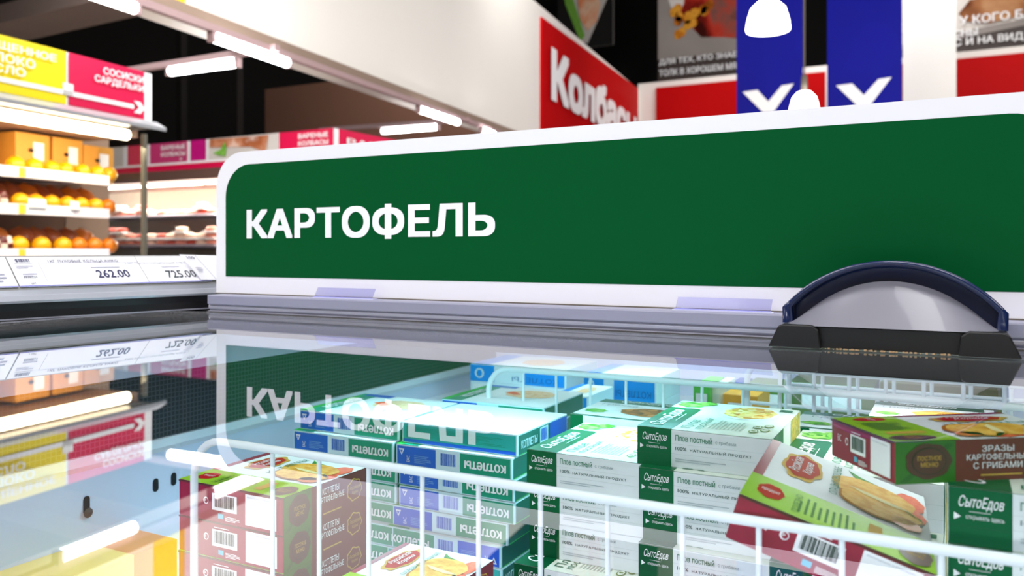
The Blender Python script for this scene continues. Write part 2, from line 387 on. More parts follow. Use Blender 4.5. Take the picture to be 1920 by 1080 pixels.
# ---------------- hanging pictures and banners
def board_px(name, xa, xb, ya, yb, Y, m, label, cat, th=.03):
    a = hit(xa, ya, Vector((0, Y, 0)), nY); c = hit(xb, ya, Vector((0, Y, 0)), nY); t = hit((xa + xb) / 2, ya, Vector((0, Y, 0)), nY).z; bo = hit((xa + xb) / 2, yb, Vector((0, Y, 0)), nY).z
    b = MB(); b.box((a.x, Y, bo), (c.x, Y + th, t), m); o = b.build(name); tag(o, label, cat)
    p = Print((a.x, Y, bo), (c.x - a.x, 0, 0), (0, 0, t - bo), .012); return o, p
meatm = food('ham_photo', ['#3a0d08', '#8a1f16', '#b5392a', '#7a5048', '#5c130d'], 1.2, kind='noise')
potato = food('roast_photo', ['#6a3410', '#b5651a', '#d99a35', '#8a4414'], 3, kind='noise')
plate = mat('photo_grey', '#8c8480', .6, var=.25, scale=1)
photo_w = mat('photo_white', '#cfc9c4', .6, var=.2, scale=1.5)
caption = mat('photo_caption', '#3b2f2c', .6)
YP = YW + 2.5
o, p = board_px('food_poster', 1234, 1400, -330, 146, YP, meatm, 'ham photograph poster hung above the red fascia left of banners', 'poster')
p.rect(0, 0, 1, .09, caption, 1); p.poly([(0, .09), (1, .09), (1, .13), (.75, .15), (.5, .16), (.35, .22), (.2, .25), (0, .45)], plate, 1)
p.poly([(0, .45), (.2, .25), (.3, .3), (.34, .42), (.3, .6), (0, .62)], photo_w, 1)
for i in range(14):
    rr = random.Random(i); p.ell(.12 + .5 * rr.random(), .17 + .12 * rr.random(), .05, .02, potato, 2 + i % 2, 14, .1, i)
p.text('ДЛЯ ТЕХ, КТО ЗНАЕТ', .02, .062, .96, .088, print_white, 5, bold=.03); p.text('ТОЛК В ХОРОШЕМ МЯСЕ', .02, .02, 1.0, .046, print_white, 5, bold=.03); p.build('picture_print', o)
o, p = board_px('food_poster', 1046, 1150, -300, 90, YP + 1.5, photo_w, 'fish dish photograph poster above soffit wall', 'poster')
p.poly([(0, 0), (1, 0), (1, .28), (.55, .02), (.42, .03), (.15, .22), (0, .4)], dark, 1)
p.poly([(.0, .4), (.15, .22), (.42, .03), (.5, .06), (.2, .32), (.08, .5)], leafm, 2)
salm = food('salmon_photo', ['#e8622a', '#f4986a', '#fbd3b4', '#c9381a'], 1.6, kind='noise')
p.poly([(.3, .4), (.42, .14), (.55, .08), (.72, .12), (.78, .2), (.62, .33), (.5, .6), (.25, .7)], salm, 3); p.poly([(.55, .33), (.8, .27), (.78, .5), (.6, .6)], tomato, 4)
p.build('picture_print', o)
o, p = board_px('food_poster', 1640, 2000, -300, 100, YW + .9, photo_w, 'steak photograph poster with white capitals right of the column', 'poster')
p.poly([(0, 0), (1, 0), (1, .13), (.42, .08), (.42, .1), (0, .06)], caption, 1); p.poly([(0, .06), (.42, .1), (1, .15), (1, .12), (.42, .07), (0, .04)], plate, 2)
steak = food('steak_photo', ['#3a1d10', '#6a3a20', '#a06a44', '#c0926a'], 1.3, kind='noise')
p.poly([(.46, .19), (.5, .15), (.62, .13), (.8, .15), (1, .2), (1, .27), (.86, .27), (.7, .25), (.52, .25)], steak, 3)
p.poly([(.66, .26), (.74, .31), (.9, .3), (1, .33), (1, .29), (.84, .26), (.7, .245)], cucum, 4)
for t, a0, b0, a1, b1 in (('ДЛЯ ТЕХ, У КОГО БЛЮДА', .12, .125, 1.02, .175), ('ВКУСНЫ', .32, .078, .56, .115), ('НА ВКУС И НА ВИД', .22, .03, .79, .072)):
    p.text(t, a0, b0, a1, b1, print_white, 6, bold=.03)
p.build('picture_print', o)
banner_m = mat('banner_blue', '#10138c', .6, spec=.1, var=.25, scale=.7)
YB = YW - 3.2
for k, (xa, xb, yb, cx, cy) in enumerate(((1381, 1505, 330, 1441, 160), (1551, 1691, 310, 1620, 148))):
    o, p = board_px('hanging_banner', xa, xb, -260, yb, YB + .1 * k, banner_m, ('blue hanging banner with white chevron behind the bell lamp', 'blue hanging banner with white chevron beside the white column')[k], 'banner')
    def pv(x, y, Y=YB + .1 * k): h = hit(x, y, Vector((0, Y, 0)), nY); d = h - p.o; return d.x / p.ux.length, d.z / p.uy.length
    w_ = (48, 52)[k]; h_ = (46, 48)[k]; sl = -.12
    pts = [(-w_, 8), (-w_ * .42, 4), (0, 26), (w_ * .52, -4), (w_, -8), (10, h_ - 1), (-10, h_)]
    p.poly([pv(cx + dx, cy + 5 + dy) for dx, dy in reversed(pts)], print_white, 2); p.build('chevron_print', o)
# bell lamps
lamp_on = mat('lamp_glow', '#fff8ee', .4, emit=9); lamp_m = mat('lamp_metal', '#8c8378', .4, metal=.6); cord_m = mat('cord_grey', '#5c544a', .6)
for k, (cx, ytop, ybot, wpx, dep) in enumerate(((1440, 2, 58, 80, 8.5), (1508, 172, 215, 54, 11.0))):
    c = atD(cx, ybot, dep); s = dep / FPX; rad = wpx * s / 2; hgt = (ybot - ytop) * s
    t = thing('pendant_lamp', c, ('lit bell shaped pendant lamp hanging before the first blue banner', 'lit pendant lamp low between the two blue banners')[k], 'lamp', 'pendant lamps')
    b = MB(); b.lathe([(rad * .15, hgt), (rad * .45, hgt * .98), (rad * .78, hgt * .75), (rad * .95, hgt * .35), (rad, .05 * hgt), (rad * .97, 0), (rad * .9, .05 * hgt), (rad * .7, .7 * hgt), (0, .9 * hgt)], (0, 0, 0), lamp_on, 24); b.build('lamp_shade', t)
    b = MB(); b.lathe([(0, .32 * hgt), (rad * .25, .34 * hgt), (rad * .32, .5 * hgt), (rad * .2, .85 * hgt), (0, .9 * hgt)], (0, 0, 0), lamp_on, 14); b.build('bulb', t)
    b = MB(); b.lathe([(0, hgt * 1.75), (rad * .2, hgt * 1.7), (rad * .26, hgt * 1.1), (rad * .3, hgt), (0, hgt)], (0, 0, 0), lamp_m, 16); b.build('lamp_cap', t)
    b = MB(); b.tube([(0, 0, hgt * 1.7), (0, 0, 12.0 - c.z)], .012, cord_m, 6); b.build('cord', t)
b = MB(); sp = hit(345, 0, P0, nW); su = dW * .28
b.extrude([sp - su * .9 + UP * -.02 + nW * .012, sp + nW * .012 - UP * .02, sp + nW * .012 + UP * .3, sp - su * .9 + UP * .3 + nW * .012], -nW * .012, mat('sticker_yellow', '#f2d414', .5)); tag(b.build('wall_sticker'), 'yellow notice stuck on the white soffit wall at the frame edge', 'notice')

# ---------------- linear luminaires and their trunking
area('hall_fill_light', (-4.5, 3.4, 3.6), (R(48), 0, 0), 3.0, .4, 110, (1, .97, .95))  # added unseen light to brighten the meat cabinet and its header
area('hall_fill_light', (-5.2, 8.6, 5.5), (R(62), 0, R(12)), 3.0, .6, 160, (1, .95, .9))  # added unseen light to lift the brown partition
tube_m = mat('tube_glow', '#ffffff', .4, emit=16); trunk_m = mat('trunking_pink', '#a48b8d', .5, var=.05)
zl = 1.39
def tr(x, y): return atZ(x, y, zl)
trunks = (((40, -56), (935, 257), 'long trunking rail beneath the edge of the white soffit'), ((230, 147), (520, 104), 'cross trunking rail behind the crimson shelf sign'), ((600, 252), (880, 234), 'far cross trunking rail above the pink shelf header'))
for (a, c, lab) in trunks:
    t = MB(); t.bar(tr(*a) + UP * .055, tr(*c) + UP * .055, .05, .045, trunk_m); tag(t.build('lamp_trunking'), lab, 'rail')
def lum(a, c, lab):
    A = tr(*a); B = tr(*c); t = thing('linear_lamp', (A + B) / 2, lab, 'lamp', 'linear tube lamps under the soffit')
    b = MB(); A = A - t.location; B = B - t.location; b.tube([A, B], .034, tube_m, 10); b.build('tube', t)
    d = (B - A).normalized()
    for e, sg in ((A, -1), (B, 1)):
        m = MB(); m.bar(e, e + d * sg * .03, .05, .07, trunk_m); m.build('end_cap', t)
lum((115, -32), (252, 15), 'lit tube lamp at the top edge nearest the camera')
lum((400, 70), (538, 118), 'lit tube lamp along the soffit, second from the camera')
lum((786, 205), (858, 229), 'lit tube lamp along the soffit, third from the camera')
lum((903, 243), (925, 251), 'lit tube lamp at the far end of the soffit')
lum((320, 134), (443, 118), 'lit tube lamp on the cross rail behind the crimson sign')
lum((718, 246), (820, 238), 'lit tube lamp on the far cross rail')
# ducts and dark store interior behind
b = MB(); b.bar(atD(-150, 85, 9) , atD(260, -12, 7.4), .5, .18, mat('duct_brown', '#7d6d66', .7)); tag(b.build('ceiling_duct'), 'grey brown duct crossing the dark ceiling at upper left', 'duct')
YBW = 10.5
a = hit(497, 300, Vector((0, YBW, 0)), nY); tz = hit(560, 160, Vector((0, YBW, 0)), nY).z
xe = (P0 + dW * ((YBW - P0.y) / dW.y)).x - .4
b = MB(); b.box((a.x, YBW, 0), (xe, YBW + .2, tz), brown); structure(b.build('wall_partition'))
for i, x in enumerate((335, 440)):
    p0 = hit(x, 300, Vector((0, 9.5, 0)), nY); b = MB(); b.box((p0.x - .06, 9.5, 0), (p0.x + .06, 9.62, 6.5), mat('post_dark', '#15110f', .8)); tag(b.build('steel_post'), ('dark steel post behind the shelf header, left of two', 'dark steel post behind the shelf header, right of two')[i], 'post', 'steel posts in the dark store')

# =================================================================== LEFT SHELVING (cheese cabinet)
dS = (FW * math.cos(R(21)) + RT * math.sin(R(21))).normalized(); nS = Vector((dS.y, -dS.x, 0))     # dS runs away from camera, nS faces the aisle
S0 = atD(270, 471, 5.0); S0.z = 0
def hs(x, y, off=0.0): return hit(x, y, S0 + nS * off, nS)
T = Matrix(((dS.x, -nS.x, 0, S0.x), (dS.y, -nS.y, 0, S0.y), (0, 0, 1, 0), (0, 0, 0, 1)))             # local x along run, y into the cabinet
Ti = T.inverted()
rzS = math.atan2(dS.y, dS.x)
cab = thing('cheese_cabinet', S0, 'lit open refrigerated cabinet with three white shelves of cheese', 'cabinet', rz=rzS)
cab_m = mat('cabinet_cream', '#a08470', .5, var=.04); shelf_m = mat('shelf_white', '#e6e2ea', .4); steel = mat('steel_grey', '#8a8f96', .35, metal=.6); steel_lt = mat('steel_light', '#c6cad2', .3, metal=.5)
UW = 4.2
def lx(x, y, off=0.0): return (Ti @ hs(x, y, off))
INS = .22
DB_ = .64; XE = 0.0
for q_ in range(80):                         # the back wall runs past the end glass as far as the photo shows it
    v2 = T @ Vector((XE, DB_, .3)) - O
    if 960 + FPX * v2.dot(RT) / v2.dot(FW) < 203: XE += .01
zs = [lx(235, 342, -INS).z, lx(235, 402, -INS).z, lx(235, 475, -INS).z]
b = MB(); b.box((-UW, DB_, 0), (XE, DB_ + .08, 2.05), cab_m); b.build('back_panel', cab)
b = MB(); b.box((-UW, .0, 0), (0, DB_, .8), shelf_m); b.build('plinth', cab)
zcan = lx(235, 252).z; hz0_ = lx(270, 229).z
b = MB(); b.box((-UW, .05, zcan), (0.0, DB_ + .08, zcan + .12), cab_m); b.build('canopy', cab)
zt = lx(309, 243, .26).z
prof = [(.06, zcan + .02), (-.16, zcan + .02), (-.24, zcan + .03), (-.26, zt), (-.14, zt + .05), (-.02, hz0_ - .03), (.06, hz0_ - .03)]
b = MB(); b.extrude([(-UW, y, z) for y, z in prof], (UW + lx(300, 243, .26).x, 0, 0), mat('canopy_dark', '#2b2a2c', .3, metal=.3)); b.build('canopy_nose', cab)
prof = [(-.19, zt + .03), (-.25, zt + .0), (-.27, zt - .012), (-.272, zt + .008), (-.2, zt + .045)]
b = MB(); b.extrude([(-UW, y, z) for y, z in prof], (UW + lx(309, 243, .26).x, 0, 0), steel_lt); b.build('canopy_lip', cab)
area('cabinet_light', T @ Vector((-1.5, .0, zcan - .06)), (R(28), 0, rzS), 3.0, .1, 15, (1, .84, .6))
area('aisle_fill_light', S0 + nS * 1.6 - dS * .6 + UP * 3.1, (R(38), 0, rzS), 2.4, .3, 42, (1, .97, .93))  # added unseen light aimed at the header sign and cheese shelves
b = MB(); b.tube([(-UW, -.10, zcan - .02), (lx(238, 250, .10).x, -.10, zcan - .02)], .03, mat('warm_tube', '#ffe9c0', .4, emit=14), 10); b.build('light_tube', cab)
for k, z in enumerate(zs):
    b = MB(); b.box((-UW, INS, z - .012), (-.06, DB_, z), shelf_m); b.box((-UW, INS - .012, z - .03), (-.06, INS, z + .028), shelf_m); s_ = b.build('shelf', cab)
    b = MB(); b.box((-.62, INS - .016, z - .026), (-.32, INS - .012, z + .024), print_white); b.box((-.66, INS - .016, z - .026), (-.625, INS - .012, z + .024), mat('strip_yellow', '#e8c53a', .5)); b.build('shelf_ticket', s_)
# header sign
hz0 = lx(270, 229).z; hz1 = lx(270, 138).z
hd = MB(); hd.box((-UW, -.03, hz0 - .02), (0.03, .03, hz1), print_white); hdr = hd.build('header_sign', cab)
yel = mat('header_yellow', '#f5df08', .45, var=.03); crim = mat('header_crimson', '#d8094a', .45, var=.06, scale=3)
hp = Print((-UW, -.03, hz0), (UW, 0, 0), (0, 0, hz1 - hz0), .006)
def hu(x): return (lx(x, 200).x + UW) / UW
ua, ub, uc = hu(-330), hu(117), hu(262)
hp.rect(ua, .03, ub - .002, 1, yel, 1); hp.rect(ub + .002, .03, uc, 1, crim, 1)
hp.rect(ua, .2, uc - .02, .285, print_white, 2); hp.rect(ub - .008, .2, ub + .008, .42, print_white, 2)
hp.poly([(uc - .022, .12), (uc - .010, .12), (uc - .002, .24), (uc - .010, .36), (uc - .022, .36), (uc - .012, .24)], print_white, 3)
for t, xa, xb, v0, v1 in (('СГУЩЕННОЕ', -75, 92, .72, .88), ('МОЛОКО', -75, 52, .53, .69), ('МАСЛО', -75, 34, .35, .5)): hp.text(t, hu(xa), v0, hu(xb), v1, print_white, 4, bold=.03)
for t, xa, xb, v0, v1 in (('СОСИСКИ', 180, 257, .74, .88), ('САРДЕЛЬКИ', 164, 257, .54, .7)): hp.text(t, hu(xa), v0, hu(xb), v1, print_white, 4, bold=.03)
hp.build('header_print', hdr)
b = MB(); b.box((-.013, -.013, .8), (.013, .013, zcan + .02), mat('post_olive', '#5c5b52', .5)); b.build('corner_post', cab)
b = MB(); b.box((-.006, .02, .8), (.006, DB_, zcan), clear_mat('panel_glass', (.9, .92, .92))); b.build('end_glass', cab)
# goods: round cheeses as lathe bodies
def goods_local(x, y, z): return T @ Vector((x, y, z))
ch_y = mat('cheese_yellow', '#f0a800', .35, var=.1, scale=30); ch_o = mat('cheese_orange', '#d9780a', .35, var=.12, scale=30); ch_b = mat('cheese_smoked', '#a04c10', .4, var=.2, scale=30)
tie = mat('cheese_tie', '#b9751a', .6)
def cheese(m, r, sq):
    b = MB(); prof = [(0, 0)] + [(r * math.sin(math.pi * i / 10) * (1 + .05 * math.cos(math.pi * i / 10)), r * sq * (1 - math.cos(math.pi * i / 10))) for i in range(1, 10)] + [(0, 2 * r * sq)]
    b.lathe(prof, (0, 0, 0), m, 16); o = b.build('cheese_ball')
    k = MB(); k.lathe([(r * .16, 2 * r * sq - .003), (r * .12, 2 * r * sq + r * .06), (0, 2 * r * sq + r * .08)], (0, 0, 0), tie, 8); k.build('tied_end', o); return o
protos = {}
def put_cheese(kind, x, z, y, label, group, r=.045, sq=.92):
    key = (kind, r)
    if key not in protos: protos[key] = o = cheese(kind, r, sq)
    else: o = copy_tree(protos[key])
    tag(o, label, 'cheese', group); o.location = goods_local(x, y, z); o.rotation_euler = (0, 0, random.random() * 6); return o
ordn = ['first', 'second', 'third', 'fourth', 'fifth', 'sixth', 'seventh', 'eighth', 'ninth', 'tenth', 'eleventh', 'twelfth']
def shx(x, y): return lx(x, y, -INS).x
for i, x in enumerate((220, 198, 170, 138, 113, 80, 46)): put_cheese(ch_y, shx(x, 330), zs[0], INS + .07, 'bright yellow cheese ball on the top shelf, %s from the right end' % ordn[i], 'yellow cheese balls on the top shelf', .05)
for i, x in enumerate((218, 195, 168, 142, 113, 84, 55)): put_cheese(ch_y if i else ch_o, shx(x, 390), zs[1], INS + .07, 'yellow cheese ball at the front of the middle shelf, %s from the right end' % ordn[i], 'yellow cheese balls on the middle shelf', .05)
for i, x in enumerate((200, 175, 142, 118, 95, 65, 38, 10)):
    k = (ch_o, ch_o, ch_b, ch_b, ch_o, ch_b, ch_b, ch_o)[i]
    put_cheese(k, shx(x, 390), zs[1], INS + .21, ('orange' if k is ch_o else 'brown smoked') + ' cheese ball at the back of the middle shelf, %s from the right end' % ordn[i], 'cheese balls at the back of the middle shelf', .085)
for i, x in enumerate((220, 192, 163, 134, 94, 52)): put_cheese(ch_o if i < 3 else ch_y, shx(x, 460), zs[2], INS + .07, 'orange cheese ball at the front of the bottom shelf, %s from the right end' % ordn[i], 'cheese balls on the bottom shelf', .052)
for i, x in enumerate((200, 172, 140, 112, 88, 40, 15)):
    k = (ch_o, ch_b, ch_b, ch_b, ch_b, ch_o, ch_b)[i]
    put_cheese(k, shx(x, 450), zs[2], INS + .21, ('orange' if k is ch_o else 'brown smoked') + ' cheese ball at the back of the bottom shelf, %s from the right end' % ordn[i], 'cheese balls at the back of the bottom shelf', .082)
card_m = mat('cardboard_ochre', '#d99a3c', .6, var=.05); hole = mat('hand_hole', '#2a1406', .8)
for i, (xa, xb) in enumerate(((218, 162), (160, 104), (98, 34))):
    a = lx(xa, 300, -INS - .12).x; c = lx(xb, 300, -INS - .12).x; W_ = a - c; H_ = .24 if i else .22
    b = MB(); b.box((-W_ / 2, 0, 0), (W_ / 2, .24, H_), card_m); o = b.build('cardboard_box', bevel=.004); o.location = goods_local((a + c) / 2, INS + .14, zs[0]); o.rotation_euler = (0, 0, rzS)
    tag(o, 'ochre cardboard box with hand hole on the top shelf, %s from the right' % ordn[i], 'box', 'cardboard boxes on the top shelf')
    p = Print((-W_ / 2, 0, 0), (W_, 0, 0), (0, 0, H_), .002); p.rect(.5, .38, .82, .8, print_white, 1); p.build('box_label', o)
    p = Print((-W_ / 2, 0, 0), (W_, 0, 0), (0, 0, H_), .002); p.ell(.44, .6, .09, .05, hole, 1); p.build('hand_hole', o)
for i, (xa, xb) in enumerate(((-2, -70),)):
    a = lx(xa, 300, -INS - .12).x; c = lx(xb, 300, -INS - .12).x
    b = MB(); b.box((c, INS + .2, zs[0]), (a, INS + .4, zs[0] + .24), card_m); o = b.build('cardboard_box'); o.matrix_world = T; tag(o, 'shaded plain cardboard box at the far left of the top shelf', 'box')
# small jars at left of lower shelves
jar_m = mat('jar_dark', '#5a1a16', .3, var=.2); lab_m = mat('jar_label', '#e8d2c4', .5)
for i, (x, k, m) in enumerate(((20, 1, jar_m), (4, 1, lab_m), (20, 2, jar_m), (5, 2, lab_m), (29, 2, lab_m))):
    b = MB(); b.lathe([(0, 0), (.025, 0), (.026, .07), (.02, .08), (.02, .095), (0, .095)], (0, 0, 0), m, 14); o = b.build('jar'); o.location = goods_local(shx(x, 400), INS + .06, zs[k])
    tag(o, ('dark red jar at the left of the middle shelf', 'pale jar at the left of the middle shelf', 'dark red jar at the left of the bottom shelf', 'pale jar at far left of the bottom shelf', 'pale jar beside the cheeses on the bottom shelf')[i], 'jar')
    l = MB(); l.lathe([(.0265, .02), (.0265, .055)], (0, 0, 0), lab_m if m is jar_m else jar_m, 14); l.build('jar_label', o)
for i, (x, wd) in enumerate(((66, .11), (136, .06))):
    b = MB(); b.box((-wd / 2, -.002, 0), (wd / 2, .002, .05), print_white); o = b.build('price_card'); o.location = goods_local(shx(x, 400), INS - .02, zs[1] + .01); o.rotation_euler = (R(-8), 0, rzS)
    b = MB(); b.box((-wd / 2, -.004, -.004), (wd / 2, .004, .004), steel_lt); b.build('card_clip', o)
    tag(o, ('wide blank white price card on middle cheese shelf', 'narrow blank white price card on middle cheese shelf')[i], 'price card')

# =================================================================== SECOND CABINET (meat) behind, parallel to the freezer sign
YM = 5.6
def hm(x, y, off=0.0): return hit(x, y, Vector((0, YM + off, 0)), nY)
xl, xr = hm(20, 300).x, hm(628, 300).x
hz1 = hm(628, 240).z; hzb = hm(285, 322).z
meat = thing('meat_cabinet', ((xl + xr) / 2, YM, 0), 'long lit refrigerated meat cabinet under a crimson header', 'cabinet')
mc = Vector((meat.location.x, YM, 0))
def L_(v): return (v[0] - mc.x, v[1] - mc.y, v[2])
back_w = mat('cabinet_back', '#f0e2cf', .5)
b = MB(); b.box(L_((xl, YM + .9, 0)), L_((xr, YM + .97, 1.7)), back_w); b.build('back_panel', meat)
b = MB(); b.box(L_((xl, YM + .05, 0)), L_((xr, YM + .9, .75)), steel); b.build('plinth', meat)
b = MB(); b.box(L_((xl, YM, hzb - .10)), L_((xr, YM + .97, hzb)), mat('canopy_brown', '#6a5048', .5)); b.build('canopy', meat)
b = MB(); b.box(L_((xl, YM, hzb)), L_((xr, YM + .05, hz1)), print_white); hd2 = b.build('header_sign', meat)
b = MB(); b.box(L_((xr - .05, YM + .05, hzb)), L_((xr, YM + 3.0, hz1)), crim); side = b.build('header_side', meat)
p = Print(L_((xr, YM + .05, hzb)), (0, 2.95, 0), (0, 0, hz1 - hzb), .006); p.text('ВАРЕНЫЕ', .03, .55, .4, .75, print_white, 3, bold=.02); p.text('КОЛБАСЫ', .03, .28, .4, .48, print_white, 3, bold=.02); p.build('header_print', side)
p = Print(L_((xl, YM, hzb)), (xr - xl, 0, 0), (0, 0, hz1 - hzb), .006)
def mu(x): return (hm(x, 290).x - xl) / (xr - xl)
pink = mat('header_pink', '#c43a74', .45, var=.05, scale=2); magenta = mat('header_magenta', '#c0107c', .45, var=.1, scale=2); crim2 = mat('header_rose', '#e03a5e', .45)
p.rect(0, 0, 1, .2, crim, 1)
for xa, xb, m in ((24, 140, pink), (150, 232, photo_w), (240, 268, crim2), (282, 352, pink), (358, 387, magenta), (524, 626, crim)): p.rect(mu(xa), .28, mu(xb), 1, m, 1)
p.rect(mu(392), .28, mu(522), 1, photo_w, 1); p.rect(mu(22), .2, 1, .28, print_white, 1)
sausage = food('sausage_photo', ['#f0dcd0', '#c98a6a', '#a0562e', '#f4ece4'], 4, kind='noise'); p.poly([(mu(395), .7), (mu(470), .62), (mu(500), .4), (mu(505), .95), (mu(395), .98)], sausage, 2)
p.poly([(mu(402), .5), (mu(410), .42), (mu(425), .35), (mu(427), .6), (mu(424), .85), (mu(416), .6)], leafm, 3)
for xa, xb in ((305, 350), (562, 618)):
    p.text('ВАРЕНЫЕ', mu(xa), .74, mu(xb), .9, print_white, 3, bold=.03); p.text('КОЛБАСЫ', mu(xa), .5, mu(xb), .66, print_white, 3, bold=.03)
p.poly([(mu(338), .4), (mu(342), .34), (mu(346), .4)], print_white, 3)
p.build('header_print', hd2)
zlt = hm(300, 346, .3).z; warm2 = mat('warm_tube_2', '#fff0d8', .4, emit=16)
for xa, xb in ((150, 256), (262, 276), (280, 380), (388, 520), (526, 620)):
    b = MB(); b.tube([L_((hm(xa, 340, .3).x, YM + .3, zlt)), L_((hm(xb, 340, .3).x, YM + .3, zlt))], .022, warm2, 8); b.build('light_tube', meat)
area('cabinet_light', (mc.x, YM + .45, zlt - .05), (R(-25), 0, 0), 4.2, .2, 190, (1, .9, .78))
pk = [mat('meat_pink', '#d9806a', .3, var=.15, scale=12), mat('meat_red', '#b5402c', .3, var=.2, scale=12), mat('meat_pale', '#e8c0a8', .3, var=.1, scale=12), mat('meat_orange', '#dd6a2c', .3, var=.1, scale=12)]
tray_w = mat('pack_tray', '#e9e4e2', .3)
zms = [hm(330, 405, .35).z, hm(330, 462, .2).z, .83]
for k, z in enumerate(zms[:2]):
    of = (.35, .2)[k]
    b = MB(); b.box(L_((xl, YM + of, z - .02)), L_((xr, YM + .9, z)), steel_lt); s_ = b.build('shelf', meat)
    b = MB(); b.box(L_((xl, YM + of - .01, z - .03)), L_((xr, YM + of, z + .03)), clear_mat('shelf_strip', (.75, .72, .76))); b.build('shelf_edge', s_)
def pack(m, tall):
    b = MB(); b.box((-.09, -.06, 0), (.09, .06, .022), tray_w); o = b.build('meat_pack', bevel=.006)
    k = MB(); k.lathe([(0, .02), (.075, .02), (.085, .035), (.07, .022 + tall), (0, .03 + tall)], (0, 0, 0), m, 14, 1, .62); k.build('meat', o); return o
pp = {}
def put_pack(ci, tall, loc, label, group):
    k = (ci, tall)
    if k not in pp: pp[k] = o = pack(pk[ci], tall)
    else: o = copy_tree(pp[k])
    o.location = loc; tag(o, label, 'meat pack', group); return o
rr = random.Random(5)
tone = ['pink', 'deep red', 'pale', 'orange']
cnt = 0
for k, (z, of, ya) in enumerate(((zms[0], .45, 395), (zms[1], .3, 455))):
    xs = [212, 229, 247, 266, 285, 304, 323, 342, 361, 380, 399]
    for i, x in enumerate(xs):
        for lv in range(rr.choice((1, 1, 2)) if k == 0 else rr.choice((2, 3, 3))):
            ci = rr.choice((0, 1, 2, 2, 0)); x0 = hm(x, ya, of).x; tl = .04
            put_pack(ci, tl, (x0, YM + of, z + lv * .066), '%s meat pack on the far %s shelf, %s from left, %s of pile' % (tone[ci], ('upper', 'lower')[k], ordn[i], ('bottom', 'second', 'third')[lv]), 'meat packs on the %s shelf' % ('upper', 'lower')[k])
for i, x in enumerate((300, 320, 340, 356, 376, 396)):
    for lv in range(2):
        put_pack(3 if i < 4 else 1, .05, (hm(x, 470, .25).x, YM + .25, .75 + lv * .076), '%s meat pack in far cabinet well, %s from left, %s layer' % ('orange' if i < 4 else 'deep red', ordn[i], ('bottom', 'top')[lv]), 'meat packs in the cabinet well')

# =================================================================== THE ISLAND FREEZER
GZ = CAM_H - .0846
XL = -.995; XR = 1.25; YF = -.06; YBK = 1.78
liner_m = mat('liner_bluewhite', '#d6d8ee', .35, var=.04, scale=6)
liner_w = mat('liner_white', '#e2e6ee', .35, var=.03, scale=6)
blackm = mat('rail_black', '#141418', .4, var=.1)
outer_m = mat('outer_white', '#e8e8ea', .4)
fz = thing('island_freezer', (0, .86, 0), 'island chest freezer with a lilac grey centre rail and glass top', 'freezer')
def fo(v): return (v[0], v[1] - .86, v[2])
def fbox(name, lo, hi, m, bevel=0, parent=None): b = MB(); b.box(fo(lo), fo(hi), m); return b.build(name, parent or fz, bevel=bevel)
FLZ = CAM_H - .44
fbox('base', (XL - .1, YF - .08, 0), (XR + .1, YBK + .08, FLZ - .06), outer_m)
fbox('liner_floor', (XL - .02, YF, FLZ - .06), (XR, YBK, FLZ), liner_w)
fbox('rear_deck', (XL, 1.24, FLZ), (XR, YBK, CAM_H - .315), liner_w)
fbox('liner_left', (XL - .08, YF, FLZ), (XL, YBK, CAM_H - .174 - .022), liner_m)
zg0, zg1 = CAM_H - .1745, CAM_H - .0885 - .0875 + .0885
b = MB(); b.box(fo((XL - .06, YF, CAM_H - .264 + .0)), fo((XL + .004, YBK, CAM_H - .172)), grille_mat()); b.build('honeycomb_grille', fz)
fbox('liner_cap', (XL - .10, YF, CAM_H - .172), (XL + .006, YBK, CAM_H - .122), liner_m)
fbox('liner_dark_strip', (XL - .19, YF, CAM_H - .122), (XL + .008, YBK, GZ - .009), blackm)  # black strip added to paint the dark rail reflection along the glass edge
b = MB(); b.extrude([fo(v) for v in ((XL - .02, YF, CAM_H - .264), (XL + .010, YF, CAM_H - .264), (XL + .010, YF, CAM_H - .276), (XL, YF, CAM_H - .285), (XL - .02, YF, CAM_H - .285))], (0, YBK - YF, 0), liner_w); b.build('liner_ledge', fz)
fbox('liner_back', (XL, YBK, FLZ), (XR, YBK + .08, GZ - .02), liner_m)
fbox('liner_front', (XL, YF - .08, FLZ), (XR, YF, GZ - .005), liner_m)
fbox('liner_right', (XR, YF, FLZ), (XR + .08, YBK, GZ - .005), liner_m)
for i, (y, z0, z1) in enumerate(((.694, .3176, .3419), (.800, .3204, .3392), (.8305, .3193, .338), (.55, .318, .338))):
    s_ = MB(); s_.extrude([fo((XL + .0006, y + a * .0045, CAM_H - zz)) for a, zz in [(-1, z1 - .004), (-.7, z1 - .001), (0, z1), (.7, z1 - .001), (1, z1 - .004), (1, z0 + .004), (.7, z0 + .001), (0, z0), (-.7, z0 + .001), (-1, z0 + .004)]], (.0006, 0, 0), mat('slot_dark', '#101014', .8)); s_.build('slot', fz)
b = MB(); c = fo((XL + .002, .694, CAM_H - .339)); vs = [(c[0] + .004 * (1 - (k > 0) * .35), c[1] + .0065 * math.cos(a) * (k > 0), c[2] + .0065 * math.sin(a) * (k > 0)) for k in (0, 1) for a in [2 * math.pi * i / 12 for i in range(12)]]
b.add(vs, [(i, (i + 1) % 12, 12 + (i + 1) % 12, 12 + i) for i in range(12)], mat('screw_rust', '#6a5148', .5, metal=.5)); b.build('screw', fz)
